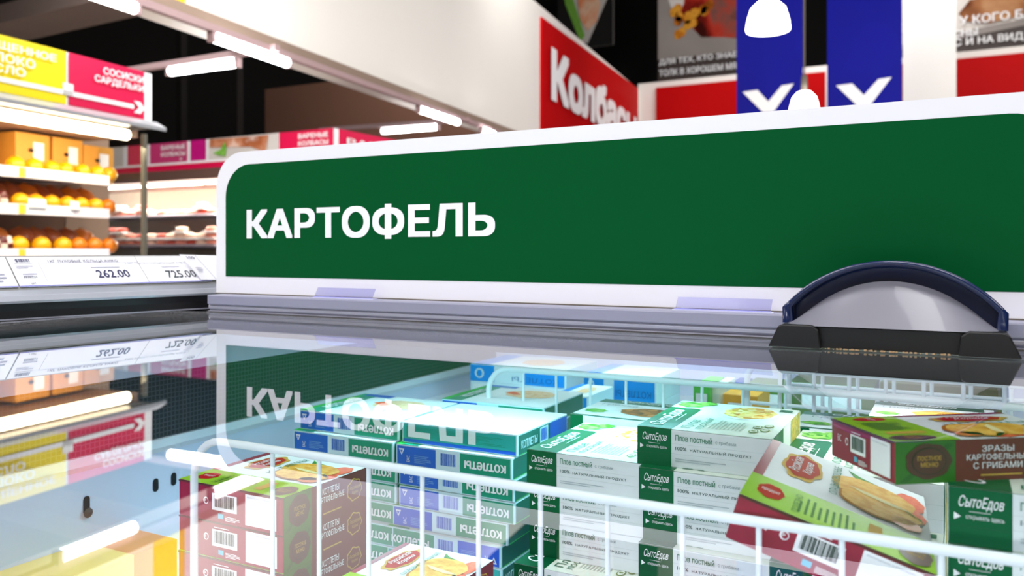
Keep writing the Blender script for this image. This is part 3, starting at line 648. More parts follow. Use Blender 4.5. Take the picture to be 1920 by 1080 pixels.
# centre rail carrying the sign
rail_m = mat('rail_lilac', '#8d8da2', .35, var=.03, scale=9); rail_d = mat('rail_shadow', '#77778a', .3, metal=.2); rail_l = mat('rail_pale', '#a9a9b8', .3, metal=.2)
RX0, RX1 = -.926, XR
b = MB(); b.box(fo((RX0, .83, CAM_H - .0745)), fo((RX1, .925, CAM_H - .0612)), rail_m); b.build('centre_rail', fz, bevel=.0015)
prof = [(.834, CAM_H - .0745), (.8325, CAM_H - .077), (.833, CAM_H - .080), (.836, CAM_H - .0825), (.832, CAM_H - .0835), (.8305, CAM_H - .0885), (.92, CAM_H - .0885), (.92, CAM_H - .0745)]
b = MB(); b.extrude([fo((RX0, y, z)) for y, z in prof], (RX1 - RX0, 0, 0), rail_l); b.build('rail_moulding', fz)
fbox('rail_beam', (XL + .01, .836, CAM_H - .116), (XR, .918, CAM_H - .0885), blackm)
b = MB(); b.box(fo((RX0, .8285, CAM_H - .0852)), fo((RX1, .8312, CAM_H - .0838)), mat('gasket', '#3c3838', .6)); b.build('rail_gasket', fz)
# end rail on the left, slightly splayed, black channel + silver lip
pA = Vector((-.985, .90, 0)); pB = Vector((-1.172, -.06, 0))
dE = (pB - pA).normalized(); nE = Vector((-dE.y, dE.x, 0))
if nE.x > 0: nE = -nE                        # outwards
def ext(prof, m, name, a=pA - dE * .32, bb=pB): 
    b = MB(); b.extrude([fo(a + nE * o_ + UP * (CAM_H + z)) for o_, z in prof], bb - a, m); return b.build(name, fz)
ext([(0, -.092), (-.002, -.0845), (0, -.075), (0, -.0655), (.03, -.0655), (.03, -.092)], blackm, 'end_channel')
ext([(-.004, -.086), (-.004, -.0845), (.0, -.0842), (.0, -.086)], rail_l, 'channel_trim')
ext([(-.002, -.0655), (-.003, -.0625), (.004, -.0565), (.008, -.0555), (.012, -.0495), (.04, -.0495), (.04, -.0655)], mat('rail_silver', '#c4c8d2', .28, metal=.35), 'end_rail')
ext([(.012, -.0495), (.0135, -.047), (.058, -.010), (.062, -.006), (.068, -.010), (.068, -.0495)], mat('tag_holder', '#9b9a98', .4), 'price_tag_rail')

# ---------------- the sign
def signpts(x0, x1, z0, z1, r, y): return [Vector((u, y, v)) for u, v in rrect(x0, z0, x1, z1, r, r, '0011', 10)]
sb = MB(); sb.extrude(signpts(-.9429, .106, CAM_H - .0608, CAM_H + .1410, .050, .862), (0, .004, 0), white)
sign = sb.build('aisle_sign'); tag(sign, 'green and white sign board with the Cyrillic word for potatoes on the freezer rail', 'sign')
gb = MB(); gb.add(signpts(-.9237, .060, CAM_H - .0362, CAM_H + .1226, .045, .8617), [tuple(range(24))], green) if False else None
pts = signpts(-.9237, .088, CAM_H - .0362, CAM_H + .1226, .045, .8616); gb.add(pts, [tuple(range(len(pts)))], green); gb.build('green_panel', sign, fix=False)
lp = Print((-.8824, .8616, CAM_H + .0164), (.4017, 0, 0), (0, 0, .0441), .0003)
lp.text('КАРТОФЕЛЬ', 0, -.015, 1, 1.0, print_white, 1, bold=.034, res=8, spacing=1.03); lp.build('lettering', sign)
ft = MB(); ft.box((-.9429, .861, CAM_H - .0612), (.106, .8675, CAM_H - .0598), mat('sign_foot', '#6d6558', .6)); ft.build('sign_foot', sign)
lh = clear_mat('holder_plastic', (.80, .80, .93)); lhb = mat('holder_edge', '#d9d9f2', .25); lhs = mat('holder_line', '#9c9cdc', .3)
for i, (x0, x1) in enumerate(((-.745, -.645), (-.2588, -.157))):
    t = thing('label_holder', ((x0 + x1) / 2, .8445, CAM_H - .0612), ('empty clear plastic label holder under the first letters of the sign', 'empty clear plastic label holder left of the lid handle')[i], 'label holder', 'label holders on the sign rail')
    h = (x1 - x0) / 2
    b = MB(); b.extrude([(-h + .003, -.0015, .002), (h - .003, -.0015, .002), (h - .002, .004, .0135), (-h + .004, .004, .0135)], (0, .001, 0), lh); b.build('clear_front', t)
    b = MB(); b.box((-h, -.004, 0), (h, .006, .0012), lhb); b.box((-h + .002, -.0026, .0012), (h - .002, -.0018, .0022), lhs); b.build('holder_foot', t)

# ---------------- price tags on the end rail
pT = pA + nE * .0125 + UP * (CAM_H - .0462); uT = dE * -1                     # reading direction runs to the back
vT = (nE * .0455 + UP * .037).normalized(); nT = uT.cross(vT)
def tuv(x, y, base=pT): h = hit(x, y, base + nT * .001, nT); d = h - base; return d.dot(uT), d.dot(vT)
paper = mat('tag_paper', '#f6f6fb', .45, var=.005); tagedge = mat('tag_edge', '#8f8fd0', .4); fainti = mat('faint_ink', '#a9a9bb', .5)
VT = .060
def make_tag(ua, ub, label, lift=.001, tilt=0):
    b = MB(); o0 = pT + uT * ua + nT * lift
    b.extrude([o0, o0 + uT * (ub - ua), o0 + uT * (ub - ua) + vT * VT, o0 + vT * VT], nT * -.0006, paper); o = b.build('price_tag'); tag(o, label, 'price tag', 'price tags on the end rail')
    p = Print(o0, uT, vT, .0003); return o, p
u_a = tuv(30, 520)[0]; u_b = tuv(270, 510)[0]; u_c = tuv(396, 525)[0]
o, p = make_tag(u_a, u_b - .001, 'white paper price tag reading 262.00 on the end rail')
def tx(p, s, xa, ya, xb, yb, hgt, m, base, bold=0.0):
    a = tuv(xa, ya); c = tuv(xb, yb); p.text(s, a[0] - base, (a[1] + c[1]) / 2, c[0] - base, (a[1] + c[1]) / 2 + hgt, m, 2, bold=bold, res=2)
tx(p, '1КГ ЛУКОВЫЕ КОЛЬЦА AVIKO', 92, 496, 221, 490, .0065, ink_blue, u_a)
tx(p, '262.00', 186, 522, 246, 519, .0165, ink_blue, u_a, .02)
tx(p, '0335239', 45, 523, 71, 522, .004, s_dark, u_a); tx(p, '1 ШТ', 55, 534, 69, 533, .004, s_dark, u_a)
W_ = u_b - u_a; xd = tuv(90, 530)[0] - u_a
p.rect(xd, .008, xd + .0006, .047, fainti, 1); p.rect(xd, .0465, W_, .047, fainti, 1)
a = tuv(27, 497)[0] - u_a; c = tuv(62, 497)[0] - u_a; p.barcode(a, .046, c, .056, paper, ink_blue, 2, 18); p.lines(a, .036, c, .043, 2, fainti); p.lines(a + .004, .019, c, .028, 2, fainti)
a = tuv(172, 506)[0] - u_a; p.rect(a, .035, a + .04, .0365, fainti, 2)
p.rect(0, 0, W_, .0022, tagedge, 1); p.build('tag_print', o)
o, p = make_tag(u_b, u_c, 'white paper price tag reading 725.00 nearest the sign')
tx(p, '2.5КГ ГРАТЕН ПОРЦИОННЫЙ AVIKO', 235, 497, 348, 494, .0055, s_grey, u_b)
tx(p, '725.00', 317, 522, 370, 519, .0165, s_dark, u_b, .012); p.rect(0, 0, u_c - u_b, .0022, tagedge, 1); p.rect(tuv(305, 507)[0] - u_b, .034, tuv(340, 507)[0] - u_b, .0352, fainti, 2); p.build('tag_print', o)
o, p = make_tag(u_a - .16, u_a - .002, 'white paper price tag cut off by the left frame edge'); p.rect(0, 0, .158, .0022, tagedge, 1); p.lines(.13, .01, .15, .05, 6, fainti); p.build('tag_print', o)
# the loose tag leaning over the end of the rail
a = hit(338, 478, pT + nT * .012, nT); 
q0 = pT + uT * tuv(385, 527)[0] + nT * .002
b = MB(); c0 = hit(378, 524, pT + nT * .004, nT); c1 = hit(336, 477, pT + nT * .012, nT); c2 = c1 + uT * .12 + UP * -.004; c3 = c0 + uT * .12 - UP * .004
b.extrude([c0, c3, c2, c1], nT * -.0006, paper); o = b.build('price_tag'); tag(o, 'loose white price tag slanting up behind the sign edge', 'price tag', 'price tags on the end rail')
p = Print(c0 + nT * .0003, c3 - c0, c1 - c0, .0004); p.rect(.20, 0, .205, 1, fainti, 1); p.text('100', .06, .82, .16, .92, ink_blue, 2); p.lines(.05, .3, .14, .5, 3, fainti); p.build('tag_print', o)

# ---------------- sliding glass lids with a very slight sag
def glass_z(Y): t = .83 - Y; return -.0004 - .010 * t + .009 * t * t
gm = glass_mat(); edge_m = mat('glass_edge', '#7d9a94', .2)
def lid(name, x0, x1, y0, y1, label, sag=True):
    t = thing(name, ((x0 + x1) / 2, (y0 + y1) / 2, GZ), label, 'lid', None); n = 24
    b = MB(); vs = []; xl_at = lambda y: (pA + (pB - pA) * ((y - pA.y) / (pB.y - pA.y))).x + .002 if x0 < -.9 and y1 < .9 else x0
    for i in range(n + 1):
        y = y0 + (y1 - y0) * i / n; z = glass_z(y) if sag else 0
        for x in (xl_at(y), x1): vs.append((x - t.location.x, y - t.location.y, z))
    fs = [(2 * i, 2 * i + 1, 2 * i + 3, 2 * i + 2) for i in range(n)]
    b.add(vs, fs, gm, True); top = b.build('glass_pane', t, fix=False)
    # object coordinates of the dust follow the freezer
    top.location = (-t.location.x, -t.location.y, 0)
    top.data.transform(Matrix.Translation((t.location.x, t.location.y, 0)))
    b = MB()
    for (xa, ya, xb, yb) in ((xl_at(y0), y0, x1, y0), (x1, y0, x1, y1)):
        b.bar((xa - t.location.x, ya - t.location.y, -.003), (xb - t.location.x, yb - t.location.y, -.003), .004, .004, edge_m)
    b.build('glass_edge', t); return t
lidA = lid('freezer_lid', -1.0, .62, .03, .830, 'clear sliding glass lid over the near half of the freezer, mirroring the sign')
lidB = lid('freezer_lid', XL, XR, .92, YBK, 'clear glass lid over the far half of the freezer behind the sign', False)
fbox('front_frame', (XL - .2, YF - .08, GZ - .012), (XR + .08, .03, GZ + .006), rail_m, .003)

# ---------------- lid handle (navy arch over a grey half dome on a black base)
navy = mat('handle_navy', '#0b1f4a', .22, coat=.6, var=.05); dome_m = mat('handle_grey', '#74747e', .38, coat=.15, var=.03); hbase = mat('handle_black', '#0d0c0d', .35, var=.1)
hx, hy = -.0495, .765
hd_ = bpy.data.objects.new('lid_handle', None); C.objects.link(hd_); hd_.parent = lidA
hd_.location = (hx - lidA.location.x, hy - lidA.location.y, .0)
def P3(x, y, z): return (x, y, z)
HW = .0855
b = MB()     # black base: recessed bar with two bevelled feet
b.extrude([(-.092, .0, 0), (.092, .0, 0), (.0875, .0, .0195), (-.0875, .0, .0195)], (0, .05, 0), hbase)
for s in (-1, 1):
    b.extrude([(s * .0965, -.008, 0), (s * .052, -.008, 0), (s * .054, -.008, .0165), (s * .0595, -.008, .0205), (s * .0845, -.008, .0205), (s * .088, -.008, .0185)], (0, .03, 0), hbase)
b.build('handle_base', hd_, bevel=.0012)
def arc(w, z0, z1, n=26): # circular segment
    h = z1 - z0; r = (w * w + h * h) / (2 * h); a = math.asin(w / r); return [(r * math.sin(-a + 2 * a * i / n), z1 - r + r * math.cos(-a + 2 * a * i / n)) for i in range(n + 1)]
b = MB(); n = 26; rows = []
for j in range(9):          # grey dome leaning back: rounded shell
    t = j / 8; sc_ = math.cos(t * math.pi / 2) ** .6 if t < 1 else 0
    rows.append([(x * (1 - .10 * t), -.004 + .034 * (1 - (1 - t) ** 2) * 1, .0195 + (z - .0195) * (1 - (1 - t) ** 2 if j < 8 else 1)) for x, z in arc(HW, .0195, .0585, n)])
vs = [v for rw in rows for v in rw]; fs = [(j * (n + 1) + i, j * (n + 1) + i + 1, (j + 1) * (n + 1) + i + 1, (j + 1) * (n + 1) + i) for j in range(8) for i in range(n)]
b.add(vs, fs, dome_m, True); b.build('grey_dome', hd_)
b = MB()                    # navy hood: thick arch standing behind and above the dome
ou = arc(.088, .012, .0765, 30); ou = [(x, z) for x, z in ou]
prof = [(-.088, .020)] + [(x, z) for x, z in arc(.0885, .034, .0765, 30)] + [(.088, .020)]
inn = [(-.080, .020)] + [(x, z) for x, z in arc(.0815, .034, .0715, 30)] + [(.080, .020)]
vs = []; k = len(prof)
for (pr_, y) in ((inn, .018), (prof, .016), (prof, .044), (inn, .046)): vs += [(x, y + (z - .02) * .12, z) for x, z in pr_]
fs = []
for r_ in range(3): fs += [(r_ * k + i, r_ * k + i + 1, (r_ + 1) * k + i + 1, (r_ + 1) * k + i) for i in range(k - 1)]
fs += [(3 * k + i, 3 * k + i + 1, i + 1, i) for i in range(k - 1)]
b.add(vs, fs, navy, True); b.build('navy_hood', hd_)
b = MB(); back = [(x, .040 + (z - .02) * .12, z) for x, z in inn]; b.extrude(back, (0, .003, 0), navy); b.build('hood_back', hd_)
b = MB()
for i in range(46):
    rr2 = random.Random(i); x = rr2.uniform(-.05, .05); s = rr2.uniform(.0004, .001); b.box((x - s, -.0035 - s, .0), (x + s, -.0035 + s, s * 1.4), mat('crumb', '#a98a66', .8))
o = b.build('dust_crumbs', hd_); o['kind'] = 'stuff'

# ---------------- wire dividers
wire_m = mat('wire_white', '#e9eef4', .35, var=.05, scale=50)
def divider(Y, xs, x0, x1, ztop, zbot, rr_, rv, label, cr=.035, rows=()):
    t = thing('wire_divider', ((x0 + x1) / 2, Y, zbot), label, 'wire divider'); m = (x0 + x1) / 2
    pts = [(x0 - m, 0, 0), (x0 - m, 0, ztop - zbot - cr)] + [(x0 - m + cr * (1 - math.cos(a)), 0, ztop - zbot - cr + cr * math.sin(a)) for a in [math.pi / 2 * i / 6 for i in range(1, 7)]] + [(x1 - m, 0, ztop - zbot)]
    b = MB(); b.tube(pts, rr_, wire_m, 12); b.build('top_wire', t)
    for x in xs:
        b = MB(); b.tube([(x - m, rr_ * .3, 0), (x - m, rr_ * .3, ztop - zbot - rr_ * .5)], rv, wire_m, 8); b.build('upright_wire', t)
    for z in rows:
        b = MB(); b.tube([(x0 - m, rr_ * .9, z - zbot), (x1 - m, rr_ * .9, z - zbot)], rv, wire_m, 8); b.build('cross_wire', t)
    return t
k = .56 / .6
xs = [x * k for x in (-.6338 + .0574, -.5189, -.4616, -.4042, -.3482, -.291, -.234, -.1755, -.121, -.0665, -.0074, .05, .107)]
xs = [-.6338 * k] + xs
divider(.555, xs[1:] , -.6818 * k, .2, CAM_H - .1768, FLZ, .0036, .0020, 'white wire divider standing in front of the nearest carton stacks')
divider(1.10, [-.62 + .0537 * i for i in range(1, 22)], -.625, .62, CAM_H - .177, FLZ, .0042, .0021, 'white wire divider behind the carton stacks')
divider(1.20, [-.26 + .045 * i for i in range(1, 18)], -.26, .60, CAM_H - .150, FLZ, .0042, .0026, 'tall white wire grid at the rear right of the freezer', rows=(CAM_H - .168, CAM_H - .19, CAM_H - .215))

divider(1.30, [-.22 + .048 * i for i in range(1, 17)], -.22, .62, CAM_H - .135, CAM_H - .315, .0042, .0026, 'farther white wire grid at the rear right of the freezer', rows=(CAM_H - .156, CAM_H - .178, CAM_H - .2))

# =================================================================== FOOD CARTONS
UNDER = 'СытоЕдов'
def s_carton(W, D, H, flip_top=False):
    o = carton_body('food_carton', W, D, H, carton_white); F = faces(W, D, H)
    p = Print(*F['front']); g = .268
    p.rect(.002, .0, g, 1, s_green, 1)
    p.text(UNDER, .045, .64, .235, .88, print_white, 3, bold=.012, shear=.35); p.rect(.09, .60, .18, .608, print_white, 3)
    p.poly([(.025, .44), (.055, .505), (.025, .57)], print_white, 3); p.text('открывать здесь', .075, .455, .235, .535, print_white, 3)
    p.rect(.0, .335, g, .342, mat('carton_crease', '#00402a', .5), 2)
    p.text('Плов постный', .30, .72, .575, .88, s_text, 3, bold=.006); p.text('с грибами', .60, .715, .75, .83, s_grey, 3)
    p.text('100%', .30, .475, .385, .565, s_dark, 3, bold=.012); p.text('НАТУРАЛЬНЫЙ ПРОДУКТ', .41, .46, .86, .56, s_dark, 3, bold=.012, spacing=1.15)
    p.lines(.30, .18, .70, .29, 2, mat('text_faint', '#b2bac0', .5))
    p.rect(.27, .63, 1, .636, mat('carton_perforation', '#c3c9cd', .5), 2); p.rect(.27, .37, 1, .376, M['carton_perforation'], 2)
    p.build('front_print', o)
    p = Print(*F['top']); p.rect(0, 0, 1, 1, cream, 1); p.poly(rrect(0, 0, .268, .72, .05, .05, '0010'), s_green, 2)
    p.text(UNDER, .05, .08, .185, .62, print_white, 4, rot=90, bold=.012, shear=.35); p.rect(.205, .26, .21, .5, print_white, 4)
    p.text('Плов', .31, .07, .39, .33, s_text, 4, rot=90); p.text('постный', .40, .07, .47, .42, s_text, 4, rot=90)
    p.ell(.66, .73, .235, .24, carton_white, 2); p.ell(.66, .73, .205, .205, ricem, 3, 40, .03)
    p.ell(.14, .86, .12, .10, leafm, 3, 30, .12, 1); p.ell(.25, .93, .08, .06, leafm, 4, 24, .15, 2)
    p.lines(.50, .12, .76, .42, 9, mat('carton_smallprint', '#aab3a8', .5), 3, vert=True)
    for cu, cv in ((.83, .16), (.83, .29), (.90, .22), (.90, .35)): p.ell(cu, cv, .035, .05, mat('stamp_olive', '#7d8a4c', .5), 3, 18); p.ell(cu, cv, .026, .037, cream, 4, 16); p.rect(cu - .015, cv - .01, cu + .015, cv + .01, M['stamp_olive'], 5)
    p.rect(.86, .87, .96, .95, s_green, 3); p.build('top_print', o)
    p = Print(*F['right']); p.rect(0, 0, .36, 1, s_green, 1); p.rect(.36, 0, 1, 1, cream, 1); p.ell(.2, .5, .1, .25, mat('carton_green_light', '#3c7d5c', .4), 2, wob=.05)
    p.rect(.62, .0, .97, 1, wheat, 2); p.build('side_print', o)
    return o
def stack(proto, n, cx, cy, H, where, grp, cat='carton', jit=.003, rz=0, first=True, base=None, names=None):
    base = FLZ if base is None else base
    out = []
    for i in range(n):
        lev = n - 1 - i
        o = proto if (first and i == 0) else copy_tree(proto)
        rj = random.Random(i * 7 + int(cx * 1000)); o.location = (cx + (rj.uniform(-jit, jit) if i else 0), cy + (rj.uniform(-jit, jit) if i else 0), base + lev * H); o.rotation_euler = (0, 0, rz + (R(rj.uniform(-.8, .8)) if i else 0))
        pos = 'topmost' if i == 0 else ('%s from the top' % ordn[i])
        tag(o, '%s, %s' % (where, pos), cat, grp); out.append(o)
    return out
# stack A and B: rice cartons, front faces at 0.80 m
WS, DS_ = .132, .160; HS = .0377
Sproto = s_carton(WS, DS_, HS)
xA = -.509 * .8; A_ = stack(Sproto, 6, xA + WS / 2, .80 + DS_ / 2, HS, 'green and white rice carton in the stack beside the blue cartons', 'rice cartons in the middle stack', base=FLZ)
A_[3].location.y -= .03; A_[4].location.x -= .028; A_[4].location.y -= .02; A_[5].location.x -= .028
xB = -.353 * .8; B_ = stack(Sproto, 7, xB + WS / 2, .80 + DS_ / 2, HS, 'green and white rice carton, tall stack left of leaning box', 'rice cartons in the tall stack', first=False)
for i, dx in enumerate((0, .005, .006, .006, .006, .006, .006)): B_[i].location.x = xB + WS / 2 + dx; B_[i].location.y = .80 + DS_ / 2 - (0 if i in (0, 2) else .012)
HC = .29 / 8; Cproto = s_carton(WS, DS_ * .97, HC)
xC = -.0036; C_ = stack(Cproto, 8, xC + WS / 2, .60 + DS_ * .97 / 2, HC, 'green and white rice carton, right stack under mushroom box', 'rice cartons in the right stack', jit=.0015)
HD = .24 / 5; Dproto = s_carton(.142, .175, HD)
D_ = stack(Dproto, 5, -.0076 - .071, .80 + .0875, HD, 'larger green and white rice carton behind the leaning box', 'rice cartons behind the leaning box', jit=.001)
# the low stack under the leaning box
HE = (FLZ and .205 / 5); Eproto = s_carton(.116, .13, HE)
E_ = stack(Eproto, 5, -.0660, .648 + .065, HE, 'dark green rice carton low under the leaning box', 'rice cartons under the leaning box', jit=.001)
# back row cartons: turned round, green band at the far edge
def s_back(W, D, H, dish, title):
    o = carton_body('food_carton', W, D, H, carton_white); F = faces(W, D, H)
    p = Print(*F['front']); p.rect(.2, .0, 1, 1, carton_white, 1); p.rect(0, 0, .12, 1, s_green, 1); p.build('front_print', o)
    p = Print(*F['top']); p.rect(0, 0, 1, 1, carton_white, 1); p.rect(.0, .80, .92, 1, s_green, 2); p.text(UNDER, .2, .84, .7, .97, print_white, 4, bold=.01, shear=.3)
    p.text(title, .08, .62, .42, .73, s_grey, 4); p.ell(.62, .42, .28, .22, dish, 3, 40, .03); p.ell(.14, .3, .1, .1, leafm, 3, 24, .15); p.rect(0, 0, .7, .05, s_green, 2); p.build('top_print', o)
    return o
o = s_back(.15, .125, HS, brownm, 'Гречка'); stack(o, 6, -.445 + .075, 1.0 + .0625, HS, 'white carton with green far edge behind the middle stack', 'white cartons behind the middle stack', jit=.001)
o = s_back(.17, .10, .24 / 5, brownm, 'Гречка'); stack(o, 5, -.080, .985 + .053, .24 / 5, 'white carton with a brown dish photo behind the tall stack', 'white cartons behind the tall stack', jit=.0)
o = s_back(.112, .095, .034, pattym, 'Гречка'); o.location = (-.020, .95, CAM_H - .1998); tag(o, 'flat white carton with green band lying behind the mushroom box', 'carton')

# ---------------- maroon "lenten menu" boxes
def r_carton(W, D, H, title, topname):
    o = carton_body('food_carton', W, D, H, maroon); F = faces(W, D, H)
    p = Print(*F['front']); p.text('EAC', .13, .5, .19, .68, print_white, 3, bold=.0); p.ell(.28, .56, .025, .1, print_white, 2, 18); p.ell(.283, .56, .017, .07, maroon, 3, 16); p.text('Р', .27, .53, .285, .6, print_white, 4, bold=.02)
    p.barcode(.34, .34, .58, .80, print_white, ink, 2); p.lines(.36, .85, .58, .9, 1, print_white); p.rect(.40, .13, .45, .26, tagblue, 2); p.lines(.47, .10, .62, .24, 4, print_white, 3)
    p.rect(.66, .10, .945, .93, print_white, 2); p.text('Изготовлено и упаковано', .68, .82, .91, .88, fainti, 3); p.rect(.002, .955, .998, 1, seal, 2)
    p.build('front_print', o)
    p = Print(*F['right']); p.rect(.31, 0, 1, 1, mat('carton_burgundy', '#741a2c', .35, spec=.22, var=.08, scale=160), 1); p.rect(0, 0, .31, 1, darklime, 1); p.poly([(.02, .05), (.06, .05), (.30, .9), (.27, .95)], mat('carton_lime_dark', '#2c5a12', .4), 2)
    p.ell(.17, .53, .118, .42, seal, 3, 36, .03, 1); p.ell(.17, .53, .09, .33, sealrim, 4, 30); p.ell(.17, .53, .083, .30, seal, 5, 30)
    p.text('ПОСТНОЕ', .108, .55, .232, .66, gold, 6, bold=.01); p.text('МЕНЮ', .125, .40, .215, .51, gold, 6, bold=.01)
    n = len(title); top = .86
    for i, t in enumerate(title):
        w_ = {'КОТЛЕТЫ': .20, 'КАРТОФЕЛЬНЫЕ': .33, 'ЗРАЗЫ': .17, 'С ГРИБАМИ': .26, 'ОЛАДЬИ': .18, 'ОВОЩНЫЕ': .2}[t]; h_ = .155 if n == 3 else .18
        v1 = top - i * (h_ + .045); p.text(t, .53 - w_ / 2, v1 - h_, .53 + w_ / 2, v1, print_white, 4, bold=.012)
    p.rect(.44, .13, .66, .17, gold, 3); p.ell(.83, .5, .095, .32, gold, 2, 40, .06, 2); p.ell(.83, .5, .085, .28, M['carton_burgundy'], 3, 40, .06, 2)
    p.text('Российская', .765, .52, .895, .64, gold, 5, shear=.3); p.text('Корона', .79, .36, .87, .48, gold, 5, shear=.3)
    p.build('side_print', o)
    p = Print(*F['top']); p.rect(0, 0, 1, 1, carton_white, 1); p.rect(0, 0, 1, .34, lime, 2); p.rect(0, .34, .06, 1, maroon, 2)
    p.ell(.14, .17, .075, .09, red_ink, 3, 24, .05, 1); p.text('продукт', .09, .15, .19, .19, print_white, 4, rot=0)
    p.lines(.30, .06, .62, .28, 9, mat('carton_lime_ink', '#4a7a1a', .5), 3, vert=True); p.text('ПОЛЕЗНО', .27, .05, .31, .27, M['carton_lime_ink'], 3, rot=90)
    p.poly([(.66, .07), (.74, .06), (.74, .27), (.67, .27)], gold, 3); p.ell(.9, .13, .085, .12, seal, 4, 30, .03, 1); p.text('ПОСТНОЕ', .845, .13, .955, .16, gold, 5); p.text('МЕНЮ', .86, .09, .94, .12, gold, 5)
    p.ell(.25, .70, .125, .22, gold, 3, 40, .07, 3); p.ell(.25, .70, .105, .18, red_ink, 4, 40, .05, 2)
    p.text('Российская', .17, .58, .24, .84, print_white, 6, rot=90, shear=.35, bold=.01); p.text('Корона', .255, .60, .325, .80, print_white, 6, rot=90, shear=.35, bold=.01)
    p.text(topname, .43, .46, .49, .93, s_text, 5, rot=90, bold=.01)
    p.poly([(.52, .95), (.6, .9), (.82, .84), (.8, .78), (.6, .8)], cucum, 3); p.ell(.90, .78, .09, .13, tomato, 3, 24, .05); p.ell(.93, .60, .06, .08, tomato, 3, 20, .05, 1)
    p.ell(.68, .70, .25, .165, pattym, 4, 36, .015); p.ell(.72, .53, .24, .15, mat('patty_edge', '#b06c18', .5, spec=.06, var=.15, scale=200), 5, 36, .02, 1); p.ell(.725, .54, .228, .14, pattym, 6, 36, .02, 1); p.poly([(.54, .68), (.62, .63), (.8, .6), (.9, .62), (.82, .64), (.64, .67)], mat('filling', '#efe0a8', .5, spec=.06, var=.2, scale=300), 7)
    p.poly([(.6, .46), (.74, .40), (.83, .42), (.76, .5), (.62, .53)], cucum, 5); p.ell(.87, .44, .085, .07, mat('carrot', '#e8803c', .4), 6, 24, .03); p.poly([(.86, .64), (.95, .58), (.97, .54), (.88, .58)], cucum, 6)
    p.build('top_print', o); return o
YR = .578; WR, DR, HR = .2387 * YR, .2145 * YR, .18 * 0 + (.44 - .394 * YR) / 6
Rproto = r_carton(WR, DR, HR, ['КОТЛЕТЫ', 'КАРТОФЕЛЬНЫЕ'], 'КОТЛЕТЫ')
xR = -.9455 * YR
stack(Rproto, 6, xR - WR / 2, YR + DR / 2, HR, 'maroon potato cutlet box with lime green corner in the left stack', 'maroon boxes in the left stack', jit=.0012)
# mushroom box lying askew on the right stack
Z1 = r_carton(.0775, .137, .0273, ['ЗРАЗЫ', 'КАРТОФЕЛЬНЫЕ', 'С ГРИБАМИ'], 'ЗРАЗЫ')
yaw = R(-53.5); ex = Vector((math.cos(yaw), math.sin(yaw), 0)); ey = Vector((-math.sin(yaw), math.cos(yaw), 0)); Nn = Vector((-.0337, .5870, 0))
ctr = Nn - ex * .0775 / 2 + ey * .137 / 2; Z1.location = (ctr.x, ctr.y, CAM_H - .15); Z1.rotation_euler = (0, 0, yaw); tag(Z1, 'maroon and green mushroom potato box lying askew on the right stack', 'carton')
# leaning vegetable pancake box
s_ = 1.040
Pa, Pb, Pd = (Vector(v) * s_ for v in ((-.128, .7247, -.1614), (-.1232, .545, -.1572), (-.009, .5525, -.1921)))
Wl = (Pd - Pb).length; Dl = (Pa - Pb).length; Hl = .032
OL = r_carton(Wl, Dl, Hl, ['ОЛАДЬИ', 'ОВОЩНЫЕ'], 'ОЛАДЬИ ОВОЩНЫЕ')
X_ = (Pd - Pb).normalized(); Z_ = X_.cross(Pa - Pb).normalized(); Y_ = Z_.cross(X_)
cc = Pb + X_ * Wl / 2 + Y_ * Dl / 2 - Z_ * Hl + O
OL.matrix_world = Matrix(((X_.x, Y_.x, Z_.x, cc.x), (X_.y, Y_.y, Z_.y, cc.y), (X_.z, Y_.z, Z_.z, cc.z), (0, 0, 0, 1))); tag(OL, 'tilted vegetable pancake box leaning in the gap between the stacks', 'carton')
# one more maroon box low in front of the blue stack
L1 = r_carton(.1, .13, .03, ['ОЛАДЬИ', 'ОВОЩНЫЕ'], 'ОЛАДЬИ ОВОЩНЫЕ'); a = atZ(708, 1082, -.285)
LZ = -.44 + 5 * .03
for i in range(5):
    o = L1 if i == 0 else copy_tree(L1); a = atZ(760, 1018, LZ); o.location = (a.x + .05, a.y - .065, CAM_H + LZ - .03 * (i + 1)); tag(o, 'red bordered pancake box low before the blue cartons, %s' % ('topmost' if i == 0 else ordn[i] + ' from the top'), 'carton', 'pancake boxes in the low stack')

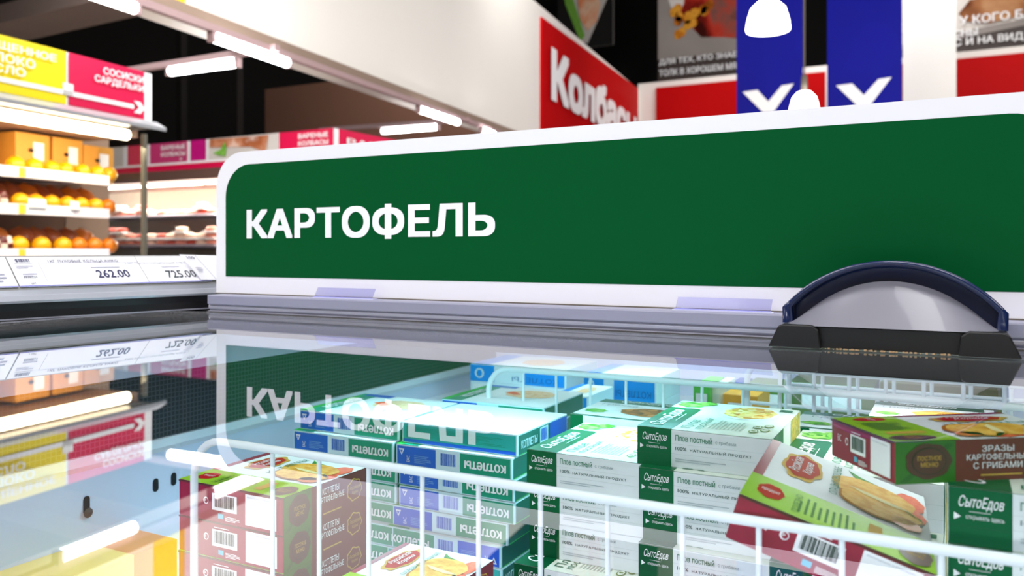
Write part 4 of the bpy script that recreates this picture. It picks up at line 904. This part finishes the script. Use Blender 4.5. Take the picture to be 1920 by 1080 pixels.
# ---------------- blue and green cutlet cartons
def b_carton(W, D, H, variant='blue'):
    o = carton_body('food_carton', W, D, H, pale); F = faces(W, D, H); p = Print(*F['front']); e = .012
    if variant == 'panel':
        p.rect(e, .06, 1 - e, .94, teal2, 1); p.rect(e, .06, 1 - e, .22, blue, 2); p.lines(.04, .3, .96, .85, 9, teal, 3)
    else:
        f = (lambda u: u) if variant == 'blue' else (lambda u: 1 - u)
        def rc(a, c, m): p.rect(min(f(a), f(c)), .06, max(f(a), f(c)), .94, m, 1)
        rc(e, .36, blue); rc(.36, .57, pale); rc(.57, 1 - e, teal)
        ub0, ub1 = sorted((f(.385), f(.55))); p.barcode(ub0, .1, ub1, .9, pale, blue, 2, 20)
        ta, tb = sorted((f(.61), f(.955))); p.text('котлеты', ta, .28, tb, .66, print_white, 4, rot=180 if variant == 'blue' else 0, bold=.03)
        la, lb = sorted((f(.17), f(.33))); p.lines(la, .2, lb, .6, 5, mat('ink_lightblue', '#6f98dc', .5), 3)
        ia, ib = sorted((f(.03), f(.08))); iy = (.5, .82) if variant == 'blue' else (.18, .5)
        m0 = (ia + ib) / 2; fl_ = variant == 'blue'; t1, t2 = (iy[1], iy[0]) if fl_ else (iy[0], iy[1])
        p.poly([(ia, t1), (ib, t1), (m0, t2)] if not fl_ else [(ia, t1), (m0, t2), (ib, t1)], print_white, 3); p.poly([(ia + .012, t1 + (.07 if not fl_ else -.07)), (ib - .012, t1 + (.07 if not fl_ else -.07)), (m0, t2 + (-.1 if not fl_ else .1))] if not fl_ else [(ia + .012, t1 - .07), (m0, t2 + .1), (ib - .012, t1 - .07)], blue, 4)
        ea, eb = sorted((f(.10), f(.13))); p.text('EAC', ea, .2, eb, .5, print_white, 3, rot=90)
    p.build('front_print', o)
    p = Print(*F['top']); p.rect(0, 0, 1, 1, carton_white, 1)
    if variant != 'panel': p.rect(0, 0, .06, 1, fgreen, 2); p.rect(.06, 0, .2, .9, teal, 2); p.rect(.0, .88, .35, 1, blue, 2)  # panel variant's top stays blank white, its glare put into the colour
    if variant != 'panel': p.text('котлеты', .08, .2, .17, .75, print_white, 4, rot=90, bold=.02)
    cut = food('cutlet_photo', ['#e8b48a', '#f0cba6', '#d99a6a'], 120, kind='noise')
    if variant != 'panel': p.ell(.62, .62, .24, .22, cut, 3, 34, .03); p.poly([(.35, .62), (.5, .5), (.55, .56), (.42, .7)], tomato, 4)
    p.build('top_print', o)
    p = Print(*F['right']); p.rect(.02, .06, .98, .94, s_green if False else mat('carton_deepteal', '#04584e', .35), 1)
    if variant == 'panel': p.text('КОТЛЕТЫ', .06, .3, .36, .68, pale, 4, bold=.02); p.barcode(.42, .1, .58, .9, pale, blue, 2, 14); p.rect(.62, .06, .98, .94, blue, 2)
    p.rect(.02, .02, .98, .06, fgreen, 1); p.build('side_print', o); return o
YBL = .8925; WB, DB, HB = .1905 * YBL, .165 * YBL, .44 * 0 + (.44 - .249 * YBL) / 8
bp = b_carton(WB, DB, HB - .0006); bf = b_carton(WB, DB, HB - .0006, 'upright'); bpan = b_carton(WB, DB, HB - .0006, 'panel')
for side_, x0, n in (('right', -.714 * YBL, 8), ('left', -.915 * YBL, 8)):
    for i in range(n):
        src = bpan if (side_ == 'right' and i in (0, 6)) else bf if (side_ == 'right' and i == 5) else bp
        o = src if (src in (bpan, bf) and i in (0, 5) and side_ == 'right') or (src is bp and side_ == 'right' and i == 1) else copy_tree(src)
        dx = (0, -.004, -.002, -.002, -.012, -.018, -.018, -.018)[i] if side_ == 'right' else (.004, 0, .004, .002, .002, .002, .002, .002)[i]
        dy = (0, -.008, -.004, -.004, -.004, -.008, -.008, -.01)[i]
        o.location = (x0 + WB / 2 + dx, YBL + DB / 2 + dy, FLZ + (7 - i) * HB); o.rotation_euler = (0, 0, R((0, .4, -.3, .2, .3, -.2, .3, 0)[i]))
        nm = 'teal fronted cutlet carton' if src is bpan else ('cutlet carton with upright lettering' if src is bf else 'cutlet carton with upside down lettering')
        tag(o, '%s, %s blue stack, %s' % (nm, side_, 'topmost' if i == 0 else ordn[i] + ' from the top'), 'carton', 'cutlet cartons in the %s blue stack' % side_)
o = copy_tree(bp); o.location = (-.60, YBL + DB + .095, FLZ + 7 * HB - .004); o.rotation_euler = (0, 0, R(1)); 
VEG = o; tag(o, 'cutlet carton with a vegetable picture just behind the right blue stack', 'carton')
for i in range(7):
    o = copy_tree(bp); o.location = (-.60, YBL + DB + .095, FLZ + i * HB - .0041 * 0 - (0 if i < 0 else 0)); tag(o, 'cutlet carton hidden behind the right blue stack, %s from the floor' % ordn[i], 'carton', 'cutlet cartons in the rear blue stack')
VEG.location.z = FLZ + 7 * HB

# ---------------- bright blue cartons on the rear deck
def k_carton(W, D, H, lay, title):
    o = carton_body('food_carton', W, D, H, pale); F = faces(W, D, H); p = Print(*F['front'])
    for a, c, m in lay: p.rect(a, .04, c, .96, m, 1)
    if title:
        p.text(title, .45, .18, .92, .45, mat('ink_deepblue', '#0a4a9c', .5), 3, rot=180); p.ell(.1, .5, .05, .28, pale, 2, 20); p.ell(.1, .5, .03, .2, sky, 3, 18)
    p.build('front_print', o)
    p = Print(*F['top']); p.rect(0, 0, 1, 1, carton_white, 1); p.rect(0, 0, .2, 1, sky, 2); p.ell(.6, .5, .2, .3, M['cutlet_photo'], 3, 24, .04); p.build('top_print', o)
    p = Print(*F['left']); p.rect(.03, .06, .97, .94, sky, 1); p.build('side_print', o); return o
DK = CAM_H - .315
def put_k(xa, xb, ya, yb, Y, D, lay, title, label):
    a = atY(xa, ya, Y); c = atY(xb, ya, Y); lo = atY((xa + xb) / 2, yb, Y).z; hi = atY((xa + xb) / 2, ya, Y).z
    o = k_carton(c.x - a.x, D, hi - lo, lay, title); o.location = ((a.x + c.x) / 2, Y + D / 2, lo); tag(o, label, 'carton', 'bright blue cartons at the rear'); return o, lo
sets = ((882, 1062, 688, 722, 1.50, .16, ((.0, .26, sky), (.30, .58, pale), (.58, .98, sky)), 'КОТЛЕТЫ', 'bright blue carton against the end wall behind the wire hoop'),
        (1036, 1100, 742, 792, 1.26, .12, ((.0, 1, sky),), None, 'small bright blue carton with white oval right of the hoop'),
        (1095, 1232, 705, 752, 1.40, .14, ((.0, .28, sky), (.28, .42, pale), (.42, .97, sky)), 'КОТЛЕТЫ', 'large bright blue carton in the centre of the rear row'))
for s in sets:
    o, lo = put_k(*s)
    if lo - DK > .004:
        a = o.location; b_ = carton_body('food_carton', o.dimensions.x * 1.0, s[5], max(.01, lo - DK), pale); b_.location = (a.x, a.y, DK)
        p = Print(*faces(o.dimensions.x, s[5], lo - DK)['front']); p.rect(.03, .1, .97, .9, carton_white, 1); p.rect(.5, .5, .9, .9, sky, 2); p.build('front_print', b_)
        tag(b_, 'white carton carrying the ' + s[8].split(' with ')[0].replace('bright blue carton', 'blue carton'), 'carton', 'white cartons on the rear deck')
extra = ((1300, 1330, 720, 775, 1.34, '#4fae3a', 'green snack carton at the rear beyond the tall stack'), (1334, 1352, 722, 775, 1.36, '#e8e6dc', 'white narrow carton at the rear beyond the tall stack'), (1355, 1420, 738, 775, 1.33, '#e0961e', 'orange carton at the rear beyond the tall stack'), (1362, 1388, 722, 740, 1.44, '#1f4f9c', 'small blue carton peeping behind the orange carton'), (1395, 1470, 722, 775, 1.46, '#5a7d3a', 'olive carton at the rear beyond the wire grid'), (1480, 1640, 715, 770, 1.5, '#5f6f3f', 'olive green carton behind the wire grid'), (1650, 1880, 716, 770, 1.42, '#76704c', 'brownish carton behind the wire grid'))
for xa, xb, ya, yb, Y, col, lab in extra:
    a = atY(xa, ya, Y); c = atY(xb, ya, Y); hi = a.z
    o = carton_body('food_carton', c.x - a.x, .1, hi - DK, mat('carton_' + col[1:], col, .4, var=.15, scale=40)); o.location = ((a.x + c.x) / 2, Y + .05, DK); tag(o, lab, 'carton')
    p = Print(*faces(c.x - a.x, .1, hi - DK)['front']); p.rect(.15, .55, .85, .85, carton_white, 1); p.build('front_print', o)
# yellow carton lying against the end wall
o = carton_body('food_carton', .095, .36, .063, mat('carton_yellow', '#f0d060', .4)); o.location = (XL + .0485, .576, FLZ); tag(o, 'low yellow carton with an orange end lying along the end wall', 'carton')
p = Print(*faces(.095, .36, .063)['right']); p.rect(.82, 0, 1, 1, mat('carton_orange', '#e08a0a', .4), 1); p.build('side_print', o)
p = Print(*faces(.095, .36, .063)['top']); p.rect(0, .82, 1, 1, M['carton_orange'], 1); p.build('top_print', o)
